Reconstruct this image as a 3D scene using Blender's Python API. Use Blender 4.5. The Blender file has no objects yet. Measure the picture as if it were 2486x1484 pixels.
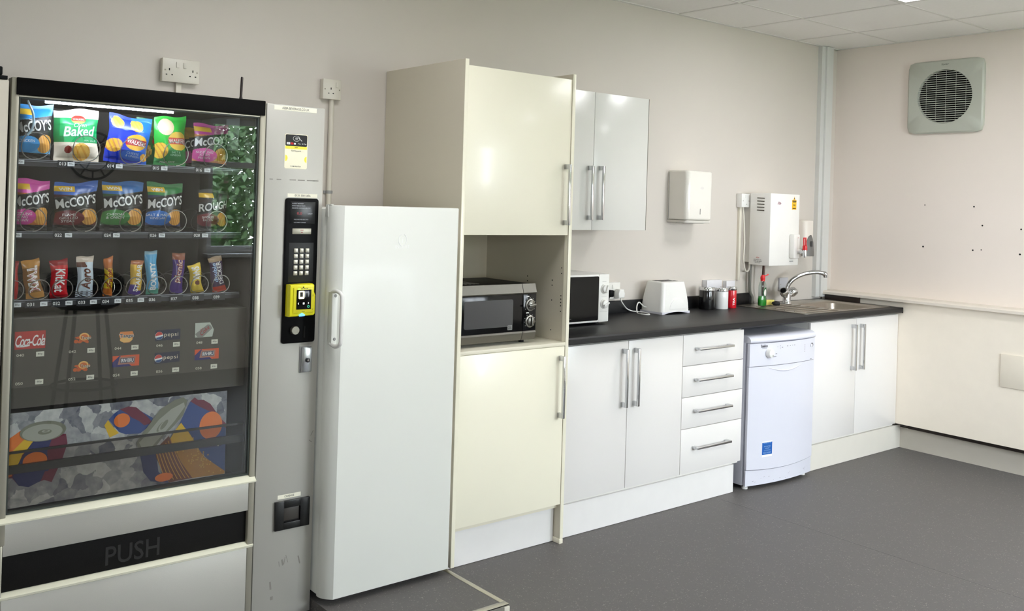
import bpy, bmesh, math, random
from mathutils import Vector, Matrix
random.seed(7)
SC = bpy.context.scene
COL = SC.collection
PI = math.pi

# ---------------------------------------------------------------- colours / materials
def lin(c):
    c = c / 255.0
    return c / 12.92 if c <= 0.04045 else ((c + 0.055) / 1.055) ** 2.4
def rgb(r, g, b): return (lin(r), lin(g), lin(b), 1.0)
MATS = {}
def M(name, col, rough=0.5, metal=0.0, spec=0.5, coat=0.0, vary=0.03, scale=14.0, bump=0.0, bscale=200.0, emit=0.0):
    if name in MATS: return MATS[name]
    m = bpy.data.materials.new(name); m.use_nodes = True
    nt = m.node_tree; b = nt.nodes['Principled BSDF']
    c = rgb(*col)
    b.inputs['Roughness'].default_value = rough
    b.inputs['Metallic'].default_value = metal
    b.inputs['Specular IOR Level'].default_value = spec
    b.inputs['Coat Weight'].default_value = coat
    b.inputs['Coat Roughness'].default_value = 0.08
    tc = nt.nodes.new('ShaderNodeTexCoord')
    nz = nt.nodes.new('ShaderNodeTexNoise'); nz.inputs['Scale'].default_value = scale
    nz.inputs['Detail'].default_value = 4
    nt.links.new(tc.outputs['Object'], nz.inputs['Vector'])
    mx = nt.nodes.new('ShaderNodeMix'); mx.data_type = 'RGBA'
    mx.inputs['A'].default_value = tuple(min(1, v * (1 - vary)) for v in c[:3]) + (1,)
    mx.inputs['B'].default_value = tuple(min(1, v * (1 + vary)) for v in c[:3]) + (1,)
    nt.links.new(nz.outputs['Fac'], mx.inputs['Factor'])
    nt.links.new(mx.outputs['Result'], b.inputs['Base Color'])
    if emit:
        b.inputs['Emission Color'].default_value = c
        b.inputs['Emission Strength'].default_value = emit
    if bump:
        n2 = nt.nodes.new('ShaderNodeTexNoise'); n2.inputs['Scale'].default_value = bscale
        nt.links.new(tc.outputs['Object'], n2.inputs['Vector'])
        bp = nt.nodes.new('ShaderNodeBump'); bp.inputs['Strength'].default_value = bump
        bp.inputs['Distance'].default_value = 0.002
        nt.links.new(n2.outputs['Fac'], bp.inputs['Height'])
        nt.links.new(bp.outputs['Normal'], b.inputs['Normal'])
    MATS[name] = m
    return m

def glass_mat(name, tint, ior=1.5, rough=0.0, mul=1.0):
    """clear sheet: what is behind shows through, Fresnel gloss on top"""
    if name in MATS: return MATS[name]
    m = bpy.data.materials.new(name); m.use_nodes = True
    nt = m.node_tree; nt.nodes.clear()
    out = nt.nodes.new('ShaderNodeOutputMaterial')
    mix = nt.nodes.new('ShaderNodeMixShader')
    tr = nt.nodes.new('ShaderNodeBsdfTransparent'); tr.inputs['Color'].default_value = tint
    gl = nt.nodes.new('ShaderNodeBsdfGlossy'); gl.inputs['Roughness'].default_value = rough
    fr = nt.nodes.new('ShaderNodeFresnel'); fr.inputs['IOR'].default_value = ior
    mu = nt.nodes.new('ShaderNodeMath'); mu.operation = 'MULTIPLY'; mu.inputs[1].default_value = mul
    ge = nt.nodes.new('ShaderNodeNewGeometry')
    ix = nt.nodes.new('ShaderNodeMix'); ix.inputs['A'].default_value = ior; ix.inputs['B'].default_value = 1/ior
    nt.links.new(ge.outputs['Backfacing'], ix.inputs['Factor']); nt.links.new(ix.outputs['Result'], fr.inputs['IOR'])
    nt.links.new(fr.outputs[0], mu.inputs[0]); nt.links.new(mu.outputs[0], mix.inputs[0])
    nt.links.new(tr.outputs[0], mix.inputs[1]); nt.links.new(gl.outputs[0], mix.inputs[2])
    nt.links.new(mix.outputs[0], out.inputs[0])
    MATS[name] = m
    return m

# ---------------------------------------------------------------- mesh builder
class MB:
    def __init__(s): s.bm = bmesh.new(); s.mi = 0
    def mat(s, i): s.mi = i; return s
    def _v(s, p): return s.bm.verts.new(p)
    def face(s, vs):
        try:
            f = s.bm.faces.new(vs); f.material_index = s.mi; return f
        except ValueError: return None
    def box(s, x0, x1, y0, y1, z0, z1, bev=0.0, seg=2):
        if x0 > x1: x0, x1 = x1, x0
        if y0 > y1: y0, y1 = y1, y0
        if z0 > z1: z0, z1 = z1, z0
        v = [s._v(p) for p in ((x0,y0,z0),(x1,y0,z0),(x1,y1,z0),(x0,y1,z0),(x0,y0,z1),(x1,y0,z1),(x1,y1,z1),(x0,y1,z1))]
        fs = [s.face([v[i] for i in q]) for q in ((3,2,1,0),(4,5,6,7),(0,1,5,4),(1,2,6,5),(2,3,7,6),(3,0,4,7))]
        if bev > 0:
            es = set(e for f in fs for e in f.edges)
            r = bmesh.ops.bevel(s.bm, geom=list(es), offset=bev, segments=seg, profile=0.5, affect='EDGES')
            for f in r['faces']: f.material_index = s.mi
        return s
    def prism(s, pts, axis, a, b, bev=0.0, seg=2):
        """extrude a 2-D outline (CCW) along axis from a to b; axis 'y': pts are (x,z); 'x': (y,z); 'z': (x,y)"""
        def P(p, t):
            return (p[0], t, p[1]) if axis == 'y' else ((t, p[0], p[1]) if axis == 'x' else (p[0], p[1], t))
        A = [s._v(P(p, a)) for p in pts]; B = [s._v(P(p, b)) for p in pts]
        n = len(pts); fs = [s.face(A[::-1]), s.face(B)]
        for i in range(n): fs.append(s.face([A[i], A[(i+1) % n], B[(i+1) % n], B[i]]))
        fs = [f for f in fs if f]
        bmesh.ops.recalc_face_normals(s.bm, faces=fs)
        if bev > 0:
            es = set(e for f in fs[:2] for e in f.edges)
            r = bmesh.ops.bevel(s.bm, geom=list(es), offset=bev, segments=seg, profile=0.5, affect='EDGES')
            for f in r['faces']: f.material_index = s.mi
        return s
    def tube(s, pts, r, seg=10, caps=True, closed=False):
        pts = [Vector(p) for p in pts]; n = len(pts)
        rs = r if isinstance(r, (list, tuple)) else [r] * n
        rings = []; up = None
        for i, p in enumerate(pts):
            if closed: t = pts[(i+1) % n] - pts[i-1]
            else: t = pts[min(i+1, n-1)] - pts[max(i-1, 0)]
            t.normalize()
            if up is None:
                up = Vector((0,0,1)) if abs(t.z) < 0.9 else Vector((0,1,0))
            a = up - t * up.dot(t)
            if a.length < 1e-6: a = t.orthogonal()
            a.normalize(); up = a; b = t.cross(a)
            rings.append([s._v(p + (a * math.cos(k*2*PI/seg) + b * math.sin(k*2*PI/seg)) * rs[i]) for k in range(seg)])
        for i in range(n if closed else n - 1):
            A, B = rings[i], rings[(i+1) % n]
            for k in range(seg): s.face([A[k], A[(k+1) % seg], B[(k+1) % seg], B[k]])
        if caps and not closed:
            s.face(rings[0][::-1]); s.face(rings[-1])
        return s
    def cyl(s, p0, p1, r, seg=24, r1=None): return s.tube([p0, p1], [r, r if r1 is None else r1], seg)
    def lathe(s, prof, c=(0,0,0), axis='z', seg=28, sx=1.0, sy=1.0):
        """prof: (radius, height) list; turned about axis through c"""
        rings = []
        for (r, h) in prof:
            ring = []
            for k in range(seg):
                ca, sa = math.cos(k*2*PI/seg) * r * sx, math.sin(k*2*PI/seg) * r * sy
                if axis == 'z': p = (c[0]+ca, c[1]+sa, c[2]+h)
                elif axis == 'y': p = (c[0]+ca, c[1]-h, c[2]+sa)
                else: p = (c[0]+h, c[1]+ca, c[2]+sa)
                ring.append(s._v(p))
            rings.append(ring)
        for A, B in zip(rings, rings[1:]):
            for k in range(seg): s.face([A[k], A[(k+1) % seg], B[(k+1) % seg], B[k]])
        s.face(rings[0][::-1]); s.face(rings[-1])
        return s
    def grid(s, f, nu, nv, mf=None, flip=False):
        V = [[s._v(f(i/nu, j/nv)) for i in range(nu+1)] for j in range(nv+1)]
        for j in range(nv):
            for i in range(nu):
                q = [V[j][i], V[j][i+1], V[j+1][i+1], V[j+1][i]]
                if mf: s.mi = mf((i+.5)/nu, (j+.5)/nv)
                s.face(q[::-1] if flip else q)
        return s
    def poly(s, pts): s.face([s._v(p) for p in pts]); return s
    def raw(s, verts, faces, fn=lambda p: p):
        V = [s._v(fn(p)) for p in verts]
        for f in faces: s.face([V[i] for i in f])
        return s

BASE = {}                 # object -> world base point its own mesh was shifted by
def place(o):
    COL.objects.link(o); return o
def tag(o, label, cat, group=None):
    o['label'] = label; o['category'] = cat
    if group: o['group'] = group
    return o
def empty(name, loc, label, cat, group=None):
    o = bpy.data.objects.new(name, None); place(o)
    o.location = loc; o.empty_display_size = 0.05
    BASE[o] = Vector(loc)
    return tag(o, label, cat, group)
def obj(name, mb, mats, parent=None, smooth=True, label=None, local=False, angle=40):
    """link the builder as ONE mesh object; shapes are given in world coordinates (or local ones under a parent)"""
    me = bpy.data.meshes.new(name)
    bm = mb.bm
    bmesh.ops.remove_doubles(bm, verts=bm.verts, dist=1e-6)
    if local: base = Vector((0,0,0)); loc = None
    elif parent is not None: base = BASE[parent]
    else:
        xs = [v.co for v in bm.verts]
        lo = [min(v[i] for v in xs) for i in range(3)]; hi = [max(v[i] for v in xs) for i in range(3)]
        base = Vector(((lo[0]+hi[0])/2, (lo[1]+hi[1])/2, lo[2]))
    if not local:
        for v in bm.verts: v.co -= base
    if smooth:
        for f in bm.faces: f.smooth = True
        for e in bm.edges:
            if len(e.link_faces) == 2:
                if e.calc_face_angle(0) > math.radians(angle): e.smooth = False
    bm.to_mesh(me); bm.free()
    for m in (mats if isinstance(mats, (list, tuple)) else [mats]): me.materials.append(m)
    o = bpy.data.objects.new(name, me); place(o)
    if parent is not None: o.parent = parent
    elif not local: o.location = base
    BASE[o] = BASE[parent] if parent is not None else base
    if label: o['label'] = label
    return o
def struct(name, mb, mats, parent=None, smooth=False):
    o = obj(name, mb, mats, parent, smooth)
    if parent is None: o['kind'] = 'structure'
    return o
def dup_tree(o, loc, label=None, parent=None):
    c = o.copy(); COL.objects.link(c); c.parent = parent
    if parent is None: c.location = loc
    if label: c['label'] = label
    for ch in list(o.children): dup_tree(ch, None, None, c)
    return c

# ---------------------------------------------------------------- lettering
TXT = {}
def glyphs(s, shear=0.0, bold=0.0, spacing=1.0):
    key = (s, shear, bold, spacing)
    if key in TXT: return TXT[key]
    cu = bpy.data.curves.new('lettering', 'FONT'); cu.body = s
    cu.shear = shear; cu.offset = bold; cu.space_character = spacing
    cu.resolution_u = 3; cu.fill_mode = 'FRONT'; cu.dimensions = '2D'
    o = bpy.data.objects.new('lettering', cu)
    me = bpy.data.meshes.new_from_object(o)
    vs = [tuple(v.co) for v in me.vertices]; fs = [tuple(p.vertices) for p in me.polygons]
    bpy.data.objects.remove(o); bpy.data.curves.remove(cu); bpy.data.meshes.remove(me)
    if not vs: TXT[key] = ([], []); return TXT[key]
    x0 = min(v[0] for v in vs); x1 = max(v[0] for v in vs); y0 = min(v[1] for v in vs); y1 = max(v[1] for v in vs)
    w = max(1e-6, x1-x0); h = max(1e-6, y1-y0)
    TXT[key] = ([((v[0]-x0)/w-.5, (v[1]-y0)/h-.5) for v in vs], fs)
    return TXT[key]
def fine_glyphs(s, **k):
    key = ('fine', s) + tuple(sorted(k.items()))
    if key not in TXT:
        vs, fs = glyphs(s, **k); bm = bmesh.new(); V = [bm.verts.new((p[0], p[1], 0)) for p in vs]
        for f in fs:
            try: bm.faces.new([V[i] for i in f])
            except ValueError: pass
        bmesh.ops.triangulate(bm, faces=bm.faces[:])
        for _ in range(3):
            es = [e for e in bm.edges if (e.verts[0].co-e.verts[1].co).length > .07]
            if not es: break
            bmesh.ops.subdivide_edges(bm, edges=es, cuts=1)
            bmesh.ops.triangulate(bm, faces=bm.faces[:])
        bm.verts.index_update()
        TXT[key] = ([tuple(v.co[:2]) for v in bm.verts], [tuple(v.index for v in f.verts) for f in bm.faces]); bm.free()
    return TXT[key]
def put_text(mb, s, cx, cz, w, h, y, rot=0.0, **k):
    """lettering on a plane facing the room (normal -y), centred at (cx, cz)"""
    vs, fs = glyphs(s, **k); c, sn = math.cos(rot), math.sin(rot)
    def fn(p):
        a, b = p[0]*w, p[1]*h
        return (cx + a*c - b*sn, y, cz + a*sn + b*c)
    mb.raw(vs, fs, fn); return mb
def rect(mb, x0, x1, z0, z1, y): return mb.poly([(x0,y,z0),(x1,y,z0),(x1,y,z1),(x0,y,z1)])
def ell(mb, cx, cz, rx, rz, y, n=32, rot=0.0, a0=0.0, a1=2*PI):
    pts = []; full = abs(a1-a0-2*PI) < 1e-6
    m = n if full else n + 1
    for k in range(m):
        a = a0 + (a1-a0)*k/n
        u, v = math.cos(a)*rx, math.sin(a)*rz
        pts.append((cx+u*math.cos(rot)-v*math.sin(rot), y, cz+u*math.sin(rot)+v*math.cos(rot)))
    return mb.poly(pts)
def pl(mb, pts, y): return mb.poly([(p[0], y, p[1]) for p in pts])
LAMP_E, LED_E, SKY_E, EXPO = 12.5, 100.0, 31.0, 0.48
# ---------------------------------------------------------------- materials
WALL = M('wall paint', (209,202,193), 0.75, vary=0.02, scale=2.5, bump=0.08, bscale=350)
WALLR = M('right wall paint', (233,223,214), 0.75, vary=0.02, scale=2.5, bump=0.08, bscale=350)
CEIL = M('ceiling tile', (246,244,242), 0.9, vary=0.03, scale=60, bump=0.25, bscale=500)
TBAR = M('ceiling bar', (226,224,220), 0.6)
CREAM = M('cream gloss', (250,245,224), 0.32, coat=0.12, vary=0.01, scale=3)
CREAMP = M('cream panel', (236,230,210), 0.4, vary=0.015, scale=4)
GLOSSW = M('white gloss door', (235,232,229), 0.26, coat=0.15, vary=0.01, scale=3)
CARC = M('white carcass', (232,230,224), 0.45)
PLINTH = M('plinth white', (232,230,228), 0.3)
CHROME = M('chrome', (205,206,208), 0.12, 1.0, vary=0.01)
STEELB = M('brushed steel', (176,170,160), 0.28, 1.0, vary=0.08, scale=90)
WHITEP = M('white plastic', (238,237,233), 0.3, vary=0.01)
WHITEA = M('white enamel', (219,220,231), 0.22, coat=0.4, vary=0.01)
FRIDGEW = M('fridge enamel', (232,233,226), 0.45, coat=0.05, vary=0.012, scale=5)
GREYP = M('grey plastic', (150,150,148), 0.45)
DKGREY = M('dark grey plastic', (62,62,62), 0.5)
BLACKP = M('black plastic', (9,9,10), 0.45, spec=.1)
BLACKG = M('black gloss', (7,7,8), 0.12, spec=.18)
HOLE = M('dark recess', (10,9,8), 0.9)
BROWN = M('dark gap shade', (58,48,44), 0.7)
RUBBER = M('rubber', (22,22,22), 0.8)
ALU = M('aluminium trim', (190,186,174), 0.32, 1.0, vary=0.1, scale=60)
INKB = M('black ink', (24,24,26), 0.6)
INKW = M('white ink', (242,242,240), 0.6)
INKR = M('red ink', (200,30,36), 0.6)
LABELW = M('label paper', (244,240,220), 0.6)

# worktop: charcoal laminate with fine flecks
def flecked(name, base, fleck, fsize, thr, rough, bump=0.0, base2=None, nsc=30):
    m = M(name, base, rough); nt = m.node_tree; b = nt.nodes['Principled BSDF']
    tc = nt.nodes.new('ShaderNodeTexCoord')
    def cells(scale, t):
        vo = nt.nodes.new('ShaderNodeTexVoronoi'); vo.inputs['Scale'].default_value = scale
        nz = nt.nodes.new('ShaderNodeTexNoise'); nz.inputs['Scale'].default_value = scale*0.7
        nt.links.new(tc.outputs['Object'], nz.inputs['Vector'])
        va = nt.nodes.new('ShaderNodeVectorMath'); va.operation = 'MULTIPLY_ADD'
        va.inputs[1].default_value = (0.02,)*3
        nt.links.new(nz.outputs['Color'], va.inputs[0]); nt.links.new(tc.outputs['Object'], va.inputs[2])
        nt.links.new(va.outputs[0], vo.inputs['Vector'])
        ra = nt.nodes.new('ShaderNodeSeparateColor'); nt.links.new(vo.outputs['Color'], ra.inputs[0])
        g = nt.nodes.new('ShaderNodeMath'); g.operation = 'GREATER_THAN'; g.inputs[1].default_value = t
        nt.links.new(ra.outputs[0], g.inputs[0])
        l = nt.nodes.new('ShaderNodeMath'); l.operation = 'LESS_THAN'; l.inputs[1].default_value = 0.33
        nt.links.new(vo.outputs['Distance'], l.inputs[0])
        p = nt.nodes.new('ShaderNodeMath'); p.operation = 'MULTIPLY'
        nt.links.new(g.outputs[0], p.inputs[0]); nt.links.new(l.outputs[0], p.inputs[1])
        return p.outputs[0]
    prev = b.inputs['Base Color'].links[0].from_socket
    for scale, t, col in ((fsize, thr, fleck), (fsize*1.6, thr-0.05, base2 or fleck)):
        mx = nt.nodes.new('ShaderNodeMix'); mx.data_type = 'RGBA'
        mx.inputs['B'].default_value = rgb(*col)
        nt.links.new(cells(scale, t), mx.inputs['Factor']); nt.links.new(prev, mx.inputs['A'])
        prev = mx.outputs['Result']
    nt.links.new(prev, b.inputs['Base Color'])
    return m
WORKTOP = flecked('charcoal laminate', (20,20,22), (38,38,40), 420, 0.8, 0.45, base2=(13,13,14))
FLOOR = flecked('speckled vinyl', (95,92,90), (138,135,129), 170, 0.84, 0.55, base2=(78,76,75))

WORKTOP.node_tree.nodes['Principled BSDF'].inputs['Specular IOR Level'].default_value = .35
FLOOR.node_tree.nodes['Principled BSDF'].inputs['Specular IOR Level'].default_value = .3
# ---------------------------------------------------------------- the room
XL, XR, YF, H = -4.3, 3.058, -5.2, 2.646
T = 0.12
struct('floor', MB().box(XL-T, XR+T, YF-T, T, -0.1, 0), FLOOR)
# welded seam in the vinyl
FL = bpy.data.objects['floor']
obj('vinyl_seam', MB().box(1.098, 1.103, -4.6, -0.6, 0.0, 0.0006), M('seam weld', (92,90,88), 0.5), FL, False)
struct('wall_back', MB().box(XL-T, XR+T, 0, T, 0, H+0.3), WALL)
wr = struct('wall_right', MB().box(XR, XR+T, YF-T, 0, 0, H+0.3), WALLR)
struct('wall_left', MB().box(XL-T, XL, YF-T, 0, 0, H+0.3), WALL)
# front wall with the window opening
WZ0, WZ1 = 1.0, 2.16
WINS = [(.14, 2.9, (1.03, 1.96)), (-4.2, -3.62, ())]  # the narrow left window is unseen, added for fill light from that side
w = MB(); px = XL-T
for (a, b_, mu) in sorted(WINS):
    w.box(px, a, YF-T, YF, 0, H+0.3); w.box(a, b_, YF-T, YF, 0, WZ0); w.box(a, b_, YF-T, YF, WZ1, H+0.3); px = b_
w.box(px, XR+T, YF-T, YF, 0, H+0.3)
struct('wall_front', w, WALL)
FRAMEW = M('window frame white', (226,228,230), 0.35)
for i, (WX0, WX1, mull) in enumerate(WINS):
    win = MB()
    for (a, b_) in [(WX0, WX0+.05), (WX1-.05, WX1)] + [(x, x+.05) for x in mull]:
        win.box(a, b_, YF-.09, YF-.03, WZ0, WZ1, .004)
    for (a, b_) in ((WZ0, WZ0+.06), (WZ1-.05, WZ1), (1.74, 1.79)):
        win.box(WX0, WX1, YF-.085, YF-.035, a, b_, .004)
    win.box(WX0-.03, WX1+.03, YF-.03, YF+.10, WZ0-.03, WZ0, .004)
    W1 = obj('window_%d' % (i+1), win, FRAMEW, None, False); W1['kind'] = 'structure'
    ed = [WX0] + list(mull) + [WX1-.05]
    for a, b_ in zip(ed[:-1], ed[1:]):
        obj('window_pane', MB().box(a+.05, b_, YF-.062, YF-.058, WZ0+.06, WZ1-.05), glass_mat('window glass', (.97,.98,.98,1), 1.45), W1, False)

# suspended ceiling: 600 mm tiles in a visible grid
c = MB()
gx = [1.345 + .6*k for k in range(-10, 4)]; gy = [-.447 - .6*k for k in range(0, 9)]
LAMPS = [(1.345, -1.647), (-1.655, -1.647), (1.945, -3.447), (-.455, -3.447)]  # first light is in view; the rest are unseen, added as fill
xs = [XL-.02] + [x for x in gx if XL < x < XR] + [XR+.02]; ys = [.02] + [y for y in gy if y > YF] + [YF-.02]
def is_lamp(x, y): return any(abs(x-a) < .05 and abs(y-b_) < .05 for a, b_ in LAMPS)
for i in range(len(xs)-1):
    for j in range(len(ys)-1):
        if is_lamp(xs[i], ys[j+1]): continue
        c.box(xs[i]+.003, xs[i+1]-.003, ys[j+1]+.003, ys[j]-.003, H+.003, H+.02, .0015, 1)
c.mat(1)
for x in xs[1:-1]: c.box(x-.007, x+.007, YF-.02, .02, H, H+.006)
for y in ys[1:-1]: c.box(XL-.02, XR+.02, y-.007, y+.007, H+.0004, H+.0064)
for a in ((XL, XL+.02, YF, 0), (XR-.02, XR, YF, 0), (XL, XR, -.02, 0), (XL, XR, YF, YF+.02)): c.box(a[0], a[1], a[2], a[3], H-.001, H+.005)
c.mat(2); c.box(XL-T, XR+T, YF-T, T, H+.25, H+.3)
struct('ceiling', c, [CEIL, TBAR, CARC])

# corner boxing, ledge and boxed-in lower wall on the right
struct('trim_1', MB().box(2.828, 2.868, -.03, 0, .93, H).box(2.868, 2.945, -.045, 0, .93, H, .002), M('boxing grey white', (212,212,208), 0.5))
led = MB().prism([(2.893,.950),(3.058,.950),(3.058,.974),(2.905,.974),(2.893,.966)], 'y', -5.19, -.025)
struct('trim_2', led, M('ledge paint', (228,220,208), 0.45))
struct('trim_3', MB().box(2.927, 2.945, -5.19, -.02, .166, .9495).box(2.93, 3.0, -5.15, -.6, .945, .9495), M('boxing panel', (246,237,222), 0.3))
bb = MB().box(3.0, 3.014, -5.19, -.02, 0, .132)
struct('baseboard_right', bb, M('baseboard laminate', (206,200,188), 0.35))
obj('gap_shade', MB().box(2.985, 3.03, -5.19, -.62, .134, .163), BROWN, bpy.data.objects['baseboard_right'], False)  # dark strip painting the shade of the open gap above the baseboard
for (y, z, r) in ((-.649,1.576,.0035),(-.955,1.572,.005),(-1.008,1.457,.005),(-1.230,1.443,.005),(-.645,1.307,.006),(-.955,1.302,.005),(-1.005,1.307,.0035),(-1.227,1.293,.006)):
    obj('screw_hole', MB().lathe([(r,0),(r,.0006)], (XR-.0006, y, z), 'x', 10), HOLE, wr, False)

# access panel on the boxed wall
ap = MB().box(2.9195, 2.927, -1.46, -1.192, .512, .707, .002)
tag(obj('access_panel', ap, M('access cover', (238,230,214), 0.3)), 'white rectangular cover plate on the boxed lower part of the right wall', 'cover plate')

# outdoors, as mirrored in the vending machine glass
struct('ground', MB().box(-9, 9, -16, YF-T-.02, -.14, -.1), M('lawn', (70,96,48), 0.9, vary=.2, scale=3))
LEAF = M('leaf green', (56,84,44), 0.5, vary=.6, scale=6); BARK = M('bark', (70,56,42), 0.9)
def tree(x, y, h, r, seed, label):
    rnd = random.Random(seed)
    e = empty('tree', (x, y, -.1), label, 'tree', 'trees outside the window')
    obj('trunk', MB().tube([(x,y,-.1),(x+.05,y,h*.4),(x,y+.05,h*.7)], [.09,.07,.04]), BARK, e)
    f = MB()
    for k in range(9000):
        while True:
            p = Vector((rnd.uniform(-1,1), rnd.uniform(-1,1), rnd.uniform(-1,1)))
            if .35 < p.length < 1: break
        q = Vector((x+p.x*r, y+p.y*r*.8, h*.56+p.z*h*.46))
        a = Vector((rnd.uniform(-1,1), rnd.uniform(-1,1), rnd.uniform(-.5,1))).normalized(); b_ = a.orthogonal().normalized()
        s = rnd.uniform(.03,.07)
        f.poly([q-a*s, q+b_*s*.45, q+a*s, q-b_*s*.45])
    obj('foliage', f, LEAF, e, False)




# recessed ceiling lights: one in view, the others unseen and added for fill
LAMPM = M('lamp diffuser', (250,250,252), 0.4, emit=1.0)
LAMPM.node_tree.nodes['Principled BSDF'].inputs['Emission Strength'].default_value = LAMP_E
def clight(x, y, label):
    e = empty('ceiling_light', (x+.3, y+.3, H), label, 'ceiling light', 'recessed ceiling lights')
    f = MB()
    for a in ((x+.012, x+.035, y+.012, y+.588), (x+.565, x+.588, y+.012, y+.588), (x+.035, x+.565, y+.012, y+.035), (x+.035, x+.565, y+.565, y+.588)):
        f.box(a[0], a[1], a[2], a[3], H-.002, H+.03)
    obj('frame', f, TBAR, e, False)
    d = MB(); n = 12
    d.box(x+.036, x+.564, y+.036, y+.564, H+.012, H+.02)
    for i in range(n):
        a = x+.036 + .528*i/n
        d.prism([(a+.002, H+.012), (a+.042, H+.012), (a+.022, H+.004)], 'y', y+.04, y+.56)
    obj('diffuser', d, LAMPM, e, False)
clight(1.345, -1.647, 'square recessed ceiling light above the middle of the kitchen run')
clight(-1.655, -1.647, 'square recessed ceiling light above the fridge, out in the room')  # unseen, added for fill
clight(1.945, -3.447, 'square recessed ceiling light nearer the window wall')  # unseen, added for fill
clight(-.455, -3.447, 'square recessed ceiling light in front of the tall cabinet, nearer the window wall')  # unseen, added for fill

# round extractor fan grille on the right wall
e = empty('extractor_fan', (XR, -.767, 2.045), 'square grey-white extractor fan with round slatted grille high on right wall', 'extractor fan')
FANG = M('fan plastic', (184,187,176), 0.45)
def ringplate(x, yc, zc, R, y0, y1, z0, z1, rc, n=64):
    """plate with a round hole; outer outline a rounded square, inner a circle"""
    out = []; inn = []
    for k in range(n):
        a = 2*PI*k/n; ca, sa = math.cos(a), math.sin(a)
        inn.append((x, yc+R*ca, zc+R*sa))
        pw = 14; rr = (abs(ca)**pw + abs(sa)**pw) ** (-1/pw)
        out.append((x, yc+ca*rr*(y1-y0)/2, (z0+z1)/2+sa*rr*(z1-z0)/2))
    return out, inn
mb = MB(); yc, zc, R = -.767, 2.268, .172
rings = []
for (dx, so, which) in ((0, 1, 'o'), (-.022, 1, 'o'), (-.03, .965, 'o'), (-.03, 1, 'i'), (-.012, .97, 'i')):
    o_, i_ = ringplate(XR+dx, yc, zc, R*so if which == 'i' else R, yc-.237*so, yc+.237*so, zc-.232*so, zc+.232*so, .02)
    rings.append([mb._v(p) for p in (o_ if which == 'o' else i_)])
for A, B in zip(rings, rings[1:]):
    n = len(A)
    for k in range(n): mb.face([A[k], A[(k+1)%n], B[(k+1)%n], B[k]])
bmesh.ops.recalc_face_normals(mb.bm, faces=mb.bm.faces)
obj('cover', mb, FANG, e)
obj('duct_recess', MB().lathe([(R*.98,0),(R*.98,.002)], (XR-.004, yc, zc), 'x', 48), HOLE, e)
for k in range(25):
    z = zc - R + (k+.5)*2*R/25; hw = math.sqrt(max(0, R*R-(z-zc)**2))
    if hw < .03: continue
    obj('slat', MB().prism([(XR-.030, z-.0024), (XR-.014, z+.0006), (XR-.014, z+.0040), (XR-.030, z+.0016)], 'y', yc-hw, yc+hw), FANG, e, False)
for k in range(-2, 3):
    y = yc + k*.062; hh = math.sqrt(R*R-(y-yc)**2)
    obj('grille_rib', MB().box(XR-.011, XR-.007, y-.0012, y+.0012, zc-hh, zc+hh), GREYP, e, False)
t = MB(); vs, fs = glyphs('Xpelair', shear=.25)
t.raw(vs, fs, lambda p: (XR-.0306, yc-.0 - p[0]*.05, zc+.203+p[1]*.014))
obj('lettering', t, INKB, e, False)
tree(1.55, -8.3, 2.75, 1.25, 1, 'leafy green tree outside, mirrored in the machine glass')
tree(1.7, -10.9, 3.0, 1.6, 5, 'tall leafy tree outside, behind the mirrored one')
tree(4.6, -8.9, 2.4, .9, 2, 'bushy green tree outside, behind the window to the right')

# things only seen mirrored in the machine glass
ck = empty('wall_clock', (-.81, YF, 1.58), 'round black wall clock mirrored in the vending machine glass', 'clock')
m = MB()
for R_0, rr in ((.185,.009),(.12,.005)):
    m.tube([(-.81+R_0*math.cos(2*PI*k/40), YF+.015, 1.78+R_0*math.sin(2*PI*k/40)) for k in range(40)], rr, 8, closed=True)
for k in range(12):
    a = 2*PI*k/12; m.tube([(-.81+.125*math.cos(a), YF+.015, 1.78+.125*math.sin(a)), (-.81+.18*math.cos(a), YF+.015, 1.78+.18*math.sin(a))], .006, 6)
obj('dial', m, BLACKP, ck)
m = MB(); m.tube([(-.81,YF+.02,1.78),(-.74,YF+.02,1.86)], .006, 6).tube([(-.81,YF+.022,1.78),(-.86,YF+.022,1.68)], .005, 6).lathe([(.02,-.02),(.02,.02)], (-.81,YF+.012,1.78), 'y', 16)
obj('hands', m, BLACKP, ck)
bs_ = empty('bar_stool', (-1.22, -3.75, 0), 'black bar stool mirrored in the vending machine glass', 'stool')
sx_, sy_ = -1.22, -3.75
obj('seat', MB().lathe([(.02,.76),(.16,.76),(.20,.78),(.205,.81),(.18,.83),(.02,.825)], (sx_, sy_, 0), 'z', 32), BLACKP, bs_)
m = MB()
def back(u, v):
    a = -PI/2 - 1.5 + 3.0*u; r = .20+.02*v; return (sx_+r*math.cos(a), sy_+r*math.sin(a), .80+.20*v*(1-.35*(2*u-1)**2))
m.grid(back, 24, 6)
r_ = bmesh.ops.extrude_face_region(m.bm, geom=m.bm.faces[:])
for g in r_['geom']:
    if isinstance(g, bmesh.types.BMVert): d = Vector((g.co.x-sx_, g.co.y-sy_, 0)).normalized(); g.co += d*.02
bmesh.ops.recalc_face_normals(m.bm, faces=m.bm.faces)
obj('backrest', m, BLACKP, bs_)
for a in range(4):
    an = PI/4+a*PI/2; c, s_ = math.cos(an), math.sin(an)
    obj('leg', MB().tube([(sx_+c*.13, sy_+s_*.13, .765),(sx_+c*.23, sy_+s_*.23, .0005)], .012, 10), BLACKP, bs_)
obj('footrest', MB().tube([(sx_+.195*math.cos(2*PI*k/32), sy_+.195*math.sin(2*PI*k/32), .27) for k in range(32)], .009, 8, closed=True), BLACKP, bs_)
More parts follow.
